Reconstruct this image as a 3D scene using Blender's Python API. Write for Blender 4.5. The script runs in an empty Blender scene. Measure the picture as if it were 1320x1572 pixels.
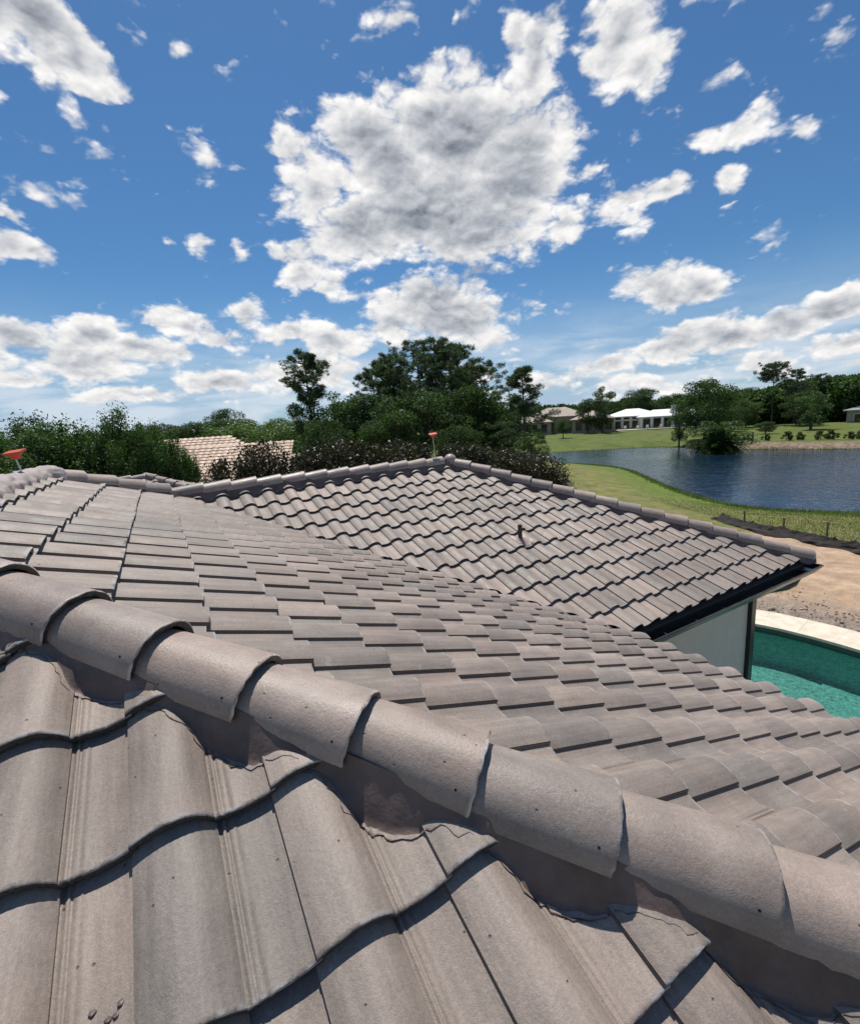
import bpy, bmesh, math, random
import numpy as np
from mathutils import Vector, Matrix, noise as mnoise

random.seed(7)
rng = np.random.default_rng(7)
R = math.radians
SC = bpy.context.scene
COL = SC.collection

# ------------------------------------------------------------------ camera
EYE = 5.1                                    # camera height above the lawn
PITCH, ROLL = 0.1917, -0.0650
right0, up0 = Vector((1, 0, 0)), Vector((0, math.sin(PITCH), math.cos(PITCH)))
cr, sr = math.cos(ROLL), math.sin(ROLL)
cam_right = cr * right0 + sr * up0
cam_up = cr * up0 - sr * right0
cam_back = cam_right.cross(cam_up)
cam = bpy.data.cameras.new('camera')
cam.sensor_fit = 'HORIZONTAL'
cam.sensor_width = 36.0
cam.lens = 36.0 * 717.48 / 1320.0
cam.clip_start = 0.05
cam.clip_end = 6000
camo = bpy.data.objects.new('camera', cam)
m = Matrix((cam_right, cam_up, cam_back)).transposed().to_4x4()
m.translation = Vector((0, 0, EYE))
camo.matrix_world = m
COL.objects.link(camo)
SC.camera = camo

# ------------------------------------------------------------------ light
SUN_AZ, SUN_EL = -14.0, 68.0                 # azimuth clockwise from +Y
sun = bpy.data.lights.new('sun', 'SUN')
sun.energy = 5.0
sun.angle = R(0.55)
sun.color = (1.0, 0.95, 0.87)
suno = bpy.data.objects.new('sun', sun)
sd = Vector((math.sin(R(SUN_AZ)) * math.cos(R(SUN_EL)), math.cos(R(SUN_AZ)) * math.cos(R(SUN_EL)), math.sin(R(SUN_EL))))
suno.rotation_euler = sd.to_track_quat('Z', 'Y').to_euler()
suno.location = sd * 40
COL.objects.link(suno)
SC.view_settings.view_transform = 'Standard'
SC.view_settings.look = 'None'
SC.view_settings.exposure = 0.0
SC.view_settings.gamma = 1.0
SC.cycles.max_bounces = 6
SC.cycles.transparent_max_bounces = 8

SKY_STRENGTH = 0.10
world = bpy.data.worlds.new('World')
SC.world = world
world.use_nodes = True


class NT:
    """small helper around a node tree"""
    def __init__(self, tree):
        self.t = tree
        self.n = tree.nodes
        self.l = tree.links

    def node(self, kind, **kw):
        nd = self.n.new(kind)
        for k, v in kw.items():
            setattr(nd, k, v)
        return nd

    def put(self, sock, v):
        if isinstance(v, bpy.types.NodeSocket):
            self.l.new(v, sock)
        elif v is not None:
            sock.default_value = v

    def math(self, op, a, b=None, c=None, clamp=False):
        nd = self.node('ShaderNodeMath', operation=op, use_clamp=clamp)
        for s, v in zip(nd.inputs, (a, b, c)):
            self.put(s, v)
        return nd.outputs[0]

    def vmath(self, op, a, b=None):
        nd = self.node('ShaderNodeVectorMath', operation=op)
        self.put(nd.inputs[0], a)
        if b is not None:
            if op == 'SCALE':
                self.put(nd.inputs['Scale'], b)
            else:
                self.put(nd.inputs[1], b)
        return nd.outputs['Value'] if op in ('DOT_PRODUCT', 'LENGTH') else nd.outputs[0]

    def mix(self, f, a, b, blend='MIX'):
        nd = self.node('ShaderNodeMix', data_type='RGBA', blend_type=blend)
        self.put(nd.inputs[0], f)
        for s, v in ((nd.inputs[6], a), (nd.inputs[7], b)):
            if isinstance(v, tuple) and len(v) == 3:
                v = (*v, 1)
            self.put(s, v)
        return nd.outputs[2]

    def noise(self, vec, scale, detail=4, rough=0.55, dist=0.0, color=False):
        nd = self.node('ShaderNodeTexNoise')
        self.put(nd.inputs['Vector'], vec)
        nd.inputs['Scale'].default_value = scale
        nd.inputs['Detail'].default_value = detail
        nd.inputs['Roughness'].default_value = rough
        nd.inputs['Distortion'].default_value = dist
        return nd.outputs['Color' if color else 'Fac']

    def step(self, v, a, b, lo=0.0, hi=1.0):
        nd = self.node('ShaderNodeMapRange', interpolation_type='SMOOTHSTEP')
        self.put(nd.inputs[0], v)
        for i, x in zip((1, 2, 3, 4), (a, b, lo, hi)):
            nd.inputs[i].default_value = x
        return nd.outputs[0]


# clouds: soft lobes on the stereographic sky chart (east, up) + fractal detail
CLOUDS = [(0.0445, 0.2428, 0.0866, 0.0606, -4.1, 1.3), (-0.0149, 0.2277, 0.0696, 0.0493, -10.8, 1.2), (0.0963, 0.2176, 0.0639, 0.0697, -5.4, 1.3), (0.0363, 0.1877, 0.1157, 0.0578, -3.9, 1.4), (-0.0443, 0.1764, 0.0737, 0.0461, 6.2, 1.2), (0.111, 0.2876, 0.0228, 0.0488, -16.9, 0.95), (0.0946, 0.3028, 0.0159, 0.0212, -5.7, 0.7), (-0.0998, 0.2393, 0.0226, 0.02, -27.5, 0.7), (-0.0821, 0.2082, 0.0409, 0.0409, -1.3, 1.0), (-0.112, 0.1489, 0.0392, 0.0289, -1.5, 1.0), (-0.0866, 0.1341, 0.0358, 0.0209, -21.2, 0.8), (0.0004, 0.1124, 0.058, 0.0258, 5.7, 0.8), (0.032, 0.0985, 0.065, 0.0338, -3.8, 1.05), (-0.0269, 0.096, 0.039, 0.0234, -3.2, 0.8), (0.0655, 0.137, 0.055, 0.0245, 14.0, 0.9), (-0.0592, 0.1272, 0.019, 0.0127, 24.5, 0.55), (0.1437, 0.1782, 0.0233, 0.0262, -6.2, 0.8), (0.1778, 0.2869, 0.0433, 0.0433, -8.4, 1.05), (0.1978, 0.2663, 0.0376, 0.0322, -23.4, 0.85), (0.1536, 0.3034, 0.0255, 0.0229, -7.7, 0.6), (0.2156, 0.2771, 0.0148, 0.0173, -9.5, 0.5), (0.2735, 0.2247, 0.0286, 0.0184, 14.8, 0.85), (0.2866, 0.2387, 0.0169, 0.0132, 20.2, 0.7), (0.2585, 0.2167, 0.0211, 0.0131, -0.7, 0.7), (0.314, 0.2097, 0.0109, 0.0073, -11.4, 0.6), (0.273, 0.185, 0.0146, 0.0192, 5.5, 0.8), (0.2736, 0.1635, 0.0131, 0.0079, 24.3, 0.6), (0.1942, 0.1798, 0.0388, 0.0211, -7.4, 0.95), (0.2261, 0.1804, 0.032, 0.0171, -8.2, 0.9), (0.204, 0.1609, 0.0223, 0.0145, -7.3, 0.7), (0.1656, 0.2091, 0.0145, 0.0145, -7.1, 0.8), (0.1573, 0.1918, 0.0228, 0.0142, -6.7, 0.6), (0.2275, 0.1072, 0.042, 0.0235, -6.6, 1.0), (0.2545, 0.1067, 0.0419, 0.0212, -16.8, 0.95), (0.223, 0.0907, 0.0256, 0.0114, -6.2, 0.7), (0.288, 0.1277, 0.0342, 0.0046, 16.3, 0.55), (0.2819, 0.0923, 0.02, 0.009, 3.7, 0.6), (0.1059, 0.1252, 0.021, 0.0074, -0.4, 0.65), (0.1103, 0.0956, 0.0139, 0.0088, -4.7, 0.55), (0.0972, 0.0631, 0.013, 0.0052, -4.3, 0.5), (-0.0494, 0.1297, 0.0191, 0.0089, 15.3, 0.5), (-0.1691, 0.2975, 0.0099, 0.0069, 2.6, 0.55), (-0.1614, 0.1685, 0.0083, 0.0153, 13.0, 0.5), (-0.216, 0.1693, 0.0127, 0.0059, -20.3, 0.42), (-0.0002, 0.3226, 0.0303, 0.0131, -16.8, 0.75), (0.015, 0.3146, 0.0093, 0.0145, 11.0, 0.6), (0.0415, 0.3111, 0.0064, 0.0149, -4.0, 0.45), (-0.2062, 0.1272, 0.0078, 0.0033, -0.6, 0.4), (-0.0966, 0.2571, 0.0112, 0.0045, 7.5, 0.45), (-0.2145, 0.2114, 0.0061, 0.0036, 1.8, 0.35), (0.304, 0.2168, 0.0074, 0.0046, -11.3, 0.3), (-0.2698, 0.3049, 0.0472, 0.0252, -32.4, 1.2), (-0.2463, 0.2894, 0.0403, 0.0201, -39.9, 1.1), (-0.2252, 0.2719, 0.0216, 0.0126, -47.2, 0.8), (-0.2902, 0.3126, 0.0364, 0.0283, 7.2, 1.1), (-0.2, 0.3146, 0.0186, 0.0186, 4.0, 0.6), (-0.307, 0.2648, 0.0083, 0.0083, 6.1, 0.4), (-0.3296, 0.1577, 0.031, 0.0157, -9.3, 1.0), (-0.3276, 0.1791, 0.0186, 0.0111, -35.3, 0.85), (-0.3076, 0.1486, 0.0153, 0.007, -9.8, 0.6), (-0.3486, 0.0935, 0.0345, 0.0164, -6.5, 1.0), (-0.2919, 0.0958, 0.0248, 0.0208, -0.7, 1.05), (-0.2643, 0.0811, 0.0457, 0.0163, -15.1, 1.05), (-0.3114, 0.0737, 0.0581, 0.0155, -1.4, 0.9), (-0.222, 0.1032, 0.0242, 0.014, -11.8, 0.85), (-0.1931, 0.0909, 0.0388, 0.0122, -23.1, 0.8), (-0.1672, 0.1049, 0.0225, 0.0188, 26.2, 0.8), (-0.124, 0.0885, 0.0436, 0.0162, -2.3, 0.9), (-0.0808, 0.0774, 0.0451, 0.0193, -2.9, 0.9), (-0.351, 0.0635, 0.0582, 0.0107, -1.7, 0.8), (-0.202, 0.0551, 0.082, 0.0141, -2.6, 0.75), (-0.2763, 0.0463, 0.0948, 0.0105, -2.6, 0.7), (-0.0966, 0.0531, 0.0583, 0.0181, -3.1, 0.8), (0.3684, 0.0753, 0.0374, 0.015, 6.9, 1.05), (0.329, 0.0643, 0.0414, 0.0147, 7.3, 1.0), (0.2849, 0.0581, 0.0409, 0.0143, 2.8, 0.95), (0.2365, 0.0513, 0.0501, 0.0145, 3.1, 0.85), (0.1841, 0.0437, 0.054, 0.0144, 3.5, 0.75), (0.3722, 0.0426, 0.0433, 0.0113, -0.5, 0.8), (0.3124, 0.0321, 0.0698, 0.013, -1.0, 0.7), (0.1343, 0.0351, 0.0701, 0.0127, -0.3, 0.6), (0.2322, 0.0212, 0.1149, 0.0103, -0.3, 0.55), (0.0694, 0.0493, 0.0529, 0.0106, -4.0, 0.5), (0.3788, 0.0198, 0.0433, 0.0069, -0.6, 0.5)]
wt = NT(world.node_tree)
wt.n.clear()
sky = wt.node('ShaderNodeTexSky', sky_type='NISHITA', sun_disc=False, sun_elevation=R(SUN_EL), sun_rotation=R(SUN_AZ))
sky.altitude = 0
sky.air_density = 1.0
sky.dust_density = 0.35
sky.ozone_density = 3.0
tc = wt.node('ShaderNodeTexCoord')
dirv = wt.vmath('NORMALIZE', tc.outputs['Generated'])
sep = wt.node('ShaderNodeSeparateXYZ')
wt.put(sep.inputs[0], dirv)
dx, dy, dz = sep.outputs
den = wt.math('ADD', dy, 1.02)
comb = wt.node('ShaderNodeCombineXYZ')
wt.put(comb.inputs[0], wt.math('DIVIDE', dx, den))
wt.put(comb.inputs[1], wt.math('DIVIDE', dz, den))
q0 = comb.outputs[0]
# warp the chart a little so lobes get ragged outlines
squash = wt.vmath('MULTIPLY', dirv, (1, 1, 1.7))
wcol = wt.noise(squash, 5.0, 5, 0.6, 0, True)
wvec = wt.vmath('SCALE', wt.vmath('SUBTRACT', wcol, (.5, .5, .5)), 0.060)
q = wt.vmath('ADD', q0, wvec)
best = None
for (cx, cy, rx, ry, rot, st) in CLOUDS:
    if cy < 0.115 and rx > 0.03 and cx > 0:
        st, ry = st * 1.12 + 0.08, ry * 1.15
    mp = wt.node('ShaderNodeMapping', vector_type='TEXTURE')
    wt.put(mp.inputs[0], q)
    mp.inputs['Location'].default_value = (cx, cy, 0)
    mp.inputs['Rotation'].default_value = (0, 0, R(rot))
    if cy < 0.115 and cx <= 0:
        st, ry = st * 1.05 + 0.07, ry * 1.08
    ks = 1.36 if (st < 0.8 or cy < 0.115) else (1.02 if cx > 0.13 and cy > 0.25 else 1.20)
    mp.inputs['Scale'].default_value = (rx * ks, ry * ks, 1)
    gr = wt.node('ShaderNodeTexGradient', gradient_type='SPHERICAL')
    wt.put(gr.inputs[0], mp.outputs[0])
    if best is None:
        best = wt.math('MULTIPLY', gr.outputs['Fac'], st)
    else:
        best = wt.math('SMOOTH_MAX', best, wt.math('MULTIPLY', gr.outputs['Fac'], st), 0.12)
# sky outside the lobes: scattered cumulus out of view, thinned to weaken the fill light
scat = wt.noise(squash, 3.2, 2, 0.5)
scat = wt.step(scat, 0.54, 0.78, 0.0, 1.1)
side = wt.step(dy, 0.46, 0.60, 1.0, 0.0)
high = wt.step(dz, 0.58, 0.66, 0.0, 1.0)
outside = wt.math('MAXIMUM', side, high)
low = wt.step(dz, 0.02, 0.22, 0.35, 0.0)
best = wt.math('MAXIMUM', best, wt.math('MULTIPLY', scat, outside))
best = wt.math('MAXIMUM', best, wt.math('MULTIPLY', low, outside))


def billow(vec, det):
    """rounded puffs: fractal cell distance mixed with plain noise"""
    vo = wt.node('ShaderNodeTexVoronoi', feature='F1')
    warp = wt.vmath('SCALE', wt.vmath('SUBTRACT', wt.noise(vec, 16.0, 3, 0.6, 0, True), (.5, .5, .5)), 0.05)
    wt.put(vo.inputs['Vector'], wt.vmath('ADD', vec, warp))
    vo.inputs['Scale'].default_value = 13.0
    vo.inputs['Detail'].default_value = det
    vo.inputs['Roughness'].default_value = 0.55
    vo.inputs['Lacunarity'].default_value = 2.1
    return wt.math('SUBTRACT', 1.0, vo.outputs['Distance'])


pf = billow(squash, 3.0)
pfu = billow(wt.vmath('ADD', squash, (-0.003, 0.0, 0.016)), 3.0)
fn_ = wt.noise(squash, 10.0, 10, 0.555, 0.25)
fb = wt.math('ADD', wt.math('MULTIPLY', fn_, 0.62), wt.math('MULTIPLY_ADD', pf, 0.30, 0.175))
fbs = wt.noise(squash, 9.0, 6, 0.55, 0.15)
fbu = wt.noise(wt.vmath('ADD', squash, (-0.004, 0.0, 0.026)), 9.0, 6, 0.55, 0.15)
fbl = wt.noise(squash, 4.5, 3, 0.55)
D = wt.math('ADD', best, wt.math('MULTIPLY', wt.math('SUBTRACT', fb, 0.5), 1.9))
alpha = wt.step(D, 0.22, 0.60)
core = wt.math('ADD', best, wt.math('MULTIPLY', wt.math('SUBTRACT', fbl, 0.5), 0.50))
core = wt.math('ADD', core, wt.math('MULTIPLY', wt.math('SUBTRACT', fbs, 0.5), 0.35))
thick = wt.step(core, 0.50, 1.12)
relief = wt.math('ADD', wt.math('MULTIPLY', wt.math('SUBTRACT', fbs, fbu), 0.85), wt.math('MULTIPLY', wt.math('SUBTRACT', pf, pfu), 0.34))
lum = wt.math('SUBTRACT', 1.0, wt.math('MULTIPLY', thick, 0.43))
lum = wt.math('ADD', lum, relief)
lum = wt.math('MAXIMUM', wt.math('MINIMUM', lum, 1.15), 0.28)
ccol = wt.mix(wt.math('SUBTRACT', 1.0, lum, clamp=True), (1.0, 0.985, 0.97), (0.62, 0.74, 0.95))
CLOUD_GAIN = 0.90 / SKY_STRENGTH
ccol = wt.vmath('SCALE', ccol, wt.math('MULTIPLY', lum, CLOUD_GAIN))
skyc = wt.vmath('MULTIPLY', sky.outputs[0], (0.45, 0.72, 0.90))
# low veil near the horizon
veil = wt.math('MULTIPLY', wt.step(dz, -0.02, 0.28, 0.95, 0.0), wt.step(fbl, 0.3, 0.62, 0.6, 1.0))
skyc = wt.mix(veil, skyc, (4.2, 5.5, 7.2))
# thin soft bank of far cloud just over the tree line
bankn = wt.noise(wt.vmath('MULTIPLY', dirv, (1, 1, 4.5)), 5.5, 8, 0.55, 0.3)
bank_a = wt.math('MULTIPLY', wt.step(bankn, 0.40, 0.62), wt.step(dz, 0.05, 0.21, 0.72, 0.0))
skyc = wt.mix(bank_a, skyc, (7.2, 7.9, 8.7))
fin = wt.mix(wt.math('MULTIPLY', alpha, 0.97), skyc, ccol)
bg = wt.node('ShaderNodeBackground')
wt.put(bg.inputs[0], fin)
bg.inputs[1].default_value = SKY_STRENGTH
wo = wt.node('ShaderNodeOutputWorld')
wt.l.new(bg.outputs[0], wo.inputs[0])
world.cycles.sampling_method = 'MANUAL'
world.cycles.sample_map_resolution = 512


# ------------------------------------------------------------------ materials
def material(name):
    mt = bpy.data.materials.new(name)
    mt.use_nodes = True
    t = NT(mt.node_tree)
    bsdf = t.n['Principled BSDF']
    return mt, t, bsdf


def mat_plain(name, col, rough=0.6, metal=0.0, var=0.12, scale=6.0, bump=0.0, bscale=60, spec=0.5):
    mt, t, b = material(name)
    geo = t.node('ShaderNodeNewGeometry')
    nz = t.noise(geo.outputs['Position'], scale, 5, 0.6)
    f = t.step(nz, 0.3, 0.7, 1 - var, 1 + var)
    t.put(b.inputs['Base Color'], t.vmath('SCALE', tuple(col), f))
    b.inputs['Roughness'].default_value = rough
    b.inputs['Metallic'].default_value = metal
    b.inputs['Specular IOR Level'].default_value = spec
    if bump:
        bp = t.node('ShaderNodeBump')
        bp.inputs['Strength'].default_value = 1
        bp.inputs['Distance'].default_value = bump
        t.put(bp.inputs['Height'], t.noise(geo.outputs['Position'], bscale, 4, 0.6))
        t.l.new(bp.outputs[0], b.inputs['Normal'])
    return mt


def mat_tile(name, c1, c2, c3, gain=1.0, rough=0.56, smear=0.5, grain=(55, 3.5, 20)):
    """concrete roof tile: slurry colour differing tile to tile, blotches, chalky smears, grain"""
    mt, t, b = material(name)
    geo = t.node('ShaderNodeNewGeometry')
    oi = t.node('ShaderNodeObjectInfo')
    at = t.node('ShaderNodeAttribute', attribute_name='tint')
    we = t.node('ShaderNodeAttribute', attribute_name='wear')
    rnd = t.math('FRACT', t.math('ADD', oi.outputs['Random'], at.outputs['Fac']))
    off = t.vmath('SCALE', (7.3, 3.1, 5.7), rnd)
    pos = t.vmath('ADD', geo.outputs['Position'], off)
    r2 = t.math('FRACT', t.math('MULTIPLY', rnd, 7.77))
    r3 = t.math('FRACT', t.math('MULTIPLY', rnd, 31.3))
    base = t.mix(r2, c1, c2)
    base = t.mix(t.step(r3, 0.55, 1.0, 0.0, 0.85), base, c3)
    base = t.vmath('SCALE', base, t.math('MULTIPLY_ADD', rnd, 0.26, 0.86 * gain))
    blot = t.noise(pos, 7.0, 5, 0.62, 0.6)
    base = t.vmath('SCALE', base, t.step(blot, 0.28, 0.72, 0.91, 1.09))
    warm = t.noise(pos, 3.0, 3, 0.5)
    base = t.mix(t.step(warm, 0.48, 0.75, 0.0, 0.40), base, (0.360 * gain, 0.270 * gain, 0.215 * gain))
    to = t.node('ShaderNodeTexCoord')
    sv = t.vmath('ADD', t.vmath('MULTIPLY', to.outputs['Object'], grain), off)
    stk = t.noise(sv, 1.0, 4, 0.6)
    base = t.vmath('SCALE', base, t.step(stk, 0.30, 0.70, 0.88, 1.10))
    dust = t.noise(geo.outputs['Position'], 1.3, 5, 0.65, 0.5)
    base = t.vmath('SCALE', base, t.step(dust, 0.32, 0.68, 0.90, 1.10))
    gr = t.noise(geo.outputs['Position'], 380.0, 3, 0.7)
    gr2 = t.noise(geo.outputs['Position'], 110.0, 4, 0.65)
    base = t.vmath('SCALE', base, t.step(gr, 0.3, 0.7, 0.88, 1.12))
    base = t.vmath('SCALE', base, t.step(gr2, 0.3, 0.7, 0.91, 1.09))
    # chalky smears, only where two noises agree
    sm = t.math('MULTIPLY', t.step(t.noise(pos, 4.2, 6, 0.7, 1.6), 0.56, 0.74), t.step(t.noise(pos, 38.0, 5, 0.75, 1.0), 0.45, 0.62))
    base = t.mix(t.math('MULTIPLY', sm, smear), base, (0.52 * gain, 0.48 * gain, 0.46 * gain))
    # rubbed, lighter butt edges
    wr = t.math('MULTIPLY', we.outputs['Fac'], t.step(t.noise(pos, 22.0, 3, 0.6), 0.40, 0.60))
    base = t.mix(t.math('MULTIPLY', wr, 0.9), base, (0.58 * gain, 0.54 * gain, 0.51 * gain))
    # dark specks and pits
    vo = t.node('ShaderNodeTexVoronoi')
    t.put(vo.inputs['Vector'], pos)
    vo.inputs['Scale'].default_value = 16.0
    pit = t.step(vo.outputs['Distance'], 0.035, 0.06, 1.0, 0.0)
    base = t.mix(t.math('MULTIPLY', pit, 0.7), base, (0.05, 0.04, 0.035))
    # butt faces and undersides: bare concrete, painted darker to deepen their shade
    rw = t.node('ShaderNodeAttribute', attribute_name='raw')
    raw_shade_c = t.mix(t.step(t.noise(geo.outputs['Position'], 150.0, 4, 0.7), 0.35, 0.65), (0.030, 0.026, 0.024), (0.085, 0.076, 0.070))
    base = t.mix(rw.outputs['Fac'], base, raw_shade_c)
    t.put(b.inputs['Base Color'], base)
    t.put(b.inputs['Roughness'], t.step(blot, 0.3, 0.7, rough - 0.07, rough + 0.10))
    b.inputs['Specular IOR Level'].default_value = 0.42
    bp = t.node('ShaderNodeBump')
    bp.inputs['Strength'].default_value = 0.9
    bp.inputs['Distance'].default_value = 0.0016
    h = t.math('MULTIPLY_ADD', gr, 0.5, t.math('MULTIPLY', gr2, 0.9))
    h = t.math('SUBTRACT', h, t.math('MULTIPLY', pit, 1.5))
    t.put(bp.inputs['Height'], h)
    t.l.new(bp.outputs[0], b.inputs['Normal'])
    return mt


M_TILE = mat_tile('tile_concrete', (0.335, 0.268, 0.228), (0.285, 0.238, 0.206), (0.235, 0.206, 0.182), gain=0.84, smear=0.62)
M_CAP = mat_tile('cap_concrete', (0.352, 0.275, 0.232), (0.312, 0.252, 0.216), (0.262, 0.222, 0.196), rough=0.41, smear=0.5, grain=(3.0, 16, 16))
M_TERRA = mat_tile('terracotta_tile', (0.56, 0.39, 0.275), (0.50, 0.36, 0.26), (0.60, 0.45, 0.33))
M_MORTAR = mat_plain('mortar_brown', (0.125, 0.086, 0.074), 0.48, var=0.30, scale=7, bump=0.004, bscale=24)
M_MORTAR_LT = mat_plain('mortar_light', (0.36, 0.31, 0.29), 0.8, var=0.18, scale=9, bump=0.006, bscale=30)
M_DECK = mat_plain('underlay_black', (0.035, 0.032, 0.03), 0.9)
M_STUCCO = mat_plain('stucco_grey', (0.60, 0.54, 0.48), 0.85, var=0.04, bump=0.003, bscale=70)
M_BLACK = mat_plain('metal_bronze_black', (0.012, 0.013, 0.014), 0.32, var=0.1, spec=0.6)
M_GUTTER = mat_plain('gutter_bronze', (0.030, 0.031, 0.031), 0.30, var=0.15, spec=0.7)
M_SILVER = mat_plain('bare_metal', (0.55, 0.56, 0.57), 0.35, 0.8)
M_RED = mat_plain('orange_red_plastic', (0.62, 0.085, 0.045), 0.45, var=0.08)
M_FLASH = mat_plain('painted_flashing', (0.36, 0.27, 0.225), 0.55, var=0.15, scale=20, bump=0.003, bscale=30)
M_PIPE = mat_plain('pipe_dark', (0.045, 0.036, 0.032), 0.6)
M_WOOD = mat_plain('weathered_wood', (0.17, 0.13, 0.095), 0.85, scale=20)
M_TRAV = mat_plain('travertine', (0.66, 0.57, 0.45), 0.7, var=0.14, scale=4.5, bump=0.002)
M_POOLWALL = mat_plain('pool_tile_dark', (0.05, 0.07, 0.065), 0.35)
M_FABRIC = mat_plain('silt_fabric', (0.022, 0.018, 0.015), 0.9, var=0.5, scale=5, bump=0.02, bscale=12)
M_WHITE = mat_plain('white_paint', (0.80, 0.80, 0.79), 0.5, var=0.03)
M_WROOF = mat_plain('white_metal_roof', (0.80, 0.81, 0.82), 0.45, var=0.03)
M_GLASS = mat_plain('window_dark', (0.02, 0.025, 0.03), 0.08, spec=0.8)
M_TANROOF = mat_plain('tan_tile_roof', (0.36, 0.30, 0.25), 0.8, var=0.15, scale=1.5)
M_TANWALL = mat_plain('tan_stucco', (0.40, 0.33, 0.26), 0.85)
M_GREYROOF = mat_plain('grey_shingle', (0.26, 0.27, 0.28), 0.8)
M_BARK = mat_plain('bark', (0.10, 0.078, 0.062), 0.95, var=0.3, scale=8, bump=0.02, bscale=10)


def mat_leaf(name, c1, c2, c3, rough=0.45, trans=0.3):
    mt, t, b = material(name)
    at = t.node('ShaderNodeAttribute', attribute_name='tint')
    oi = t.node('ShaderNodeObjectInfo')
    geo = t.node('ShaderNodeNewGeometry')
    f = at.outputs['Fac']
    base = t.mix(t.step(f, 0.0, 0.75), c1, c2)
    base = t.mix(t.step(f, 0.86, 1.0, 0.0, 1.0), base, c3)
    cl = t.noise(geo.outputs['Position'], 0.7, 3, 0.6)
    base = t.vmath('SCALE', base, t.step(cl, 0.3, 0.7, 0.72, 1.25))
    base = t.vmath('SCALE', base, t.math('MULTIPLY_ADD', oi.outputs['Random'], 0.35, 0.82))
    t.put(b.inputs['Base Color'], base)
    b.inputs['Roughness'].default_value = rough
    b.inputs['Specular IOR Level'].default_value = 0.4
    tr = t.node('ShaderNodeBsdfTranslucent')
    t.put(tr.inputs[0], t.vmath('MULTIPLY', base, (1.1, 1.5, 0.5)))
    ms = t.node('ShaderNodeMixShader')
    ms.inputs[0].default_value = trans
    t.l.new(b.outputs[0], ms.inputs[1])
    t.l.new(tr.outputs[0], ms.inputs[2])
    t.l.new(ms.outputs[0], t.n['Material Output'].inputs[0])
    return mt


M_LEAF = mat_leaf('leaf_green', (0.028, 0.056, 0.015), (0.075, 0.130, 0.030), (0.15, 0.20, 0.07), rough=0.55)
M_OAK = mat_leaf('leaf_oak', (0.028, 0.056, 0.017), (0.058, 0.096, 0.026), (0.10, 0.14, 0.045), rough=0.75)
M_PINE = mat_leaf('needles', (0.036, 0.062, 0.026), (0.070, 0.105, 0.040), (0.11, 0.15, 0.06), trans=0.25)
M_LIME = mat_leaf('leaf_lime', (0.050, 0.085, 0.020), (0.085, 0.135, 0.030), (0.13, 0.18, 0.05))
M_HEDGE = mat_leaf('leaf_bronze', (0.018, 0.034, 0.010), (0.050, 0.034, 0.014), (0.20, 0.13, 0.07), rough=0.42, trans=0.12)
M_SHRUB = mat_leaf('leaf_shrub', (0.085, 0.11, 0.035), (0.15, 0.17, 0.06), (0.2, 0.2, 0.1))
M_GRASSB = mat_leaf('grass_blades', (0.10, 0.135, 0.035), (0.17, 0.19, 0.065), (0.27, 0.25, 0.12))


# ------------------------------------------------------------------ object helpers
def link(o, parent=None):
    COL.objects.link(o)
    if parent:
        o.parent = parent
    return o


def tag(o, label=None, cat=None, group=None, kind=None):
    if label:
        o['label'] = label
    if cat:
        o['category'] = cat
    if group:
        o['group'] = group
    if kind:
        o['kind'] = kind
    return o


def empty(name, loc=(0, 0, 0), rz=0.0):
    o = bpy.data.objects.new(name, None)
    o.location = loc
    o.rotation_euler = (0, 0, rz)
    o.empty_display_size = 0.2
    return link(o)


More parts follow.
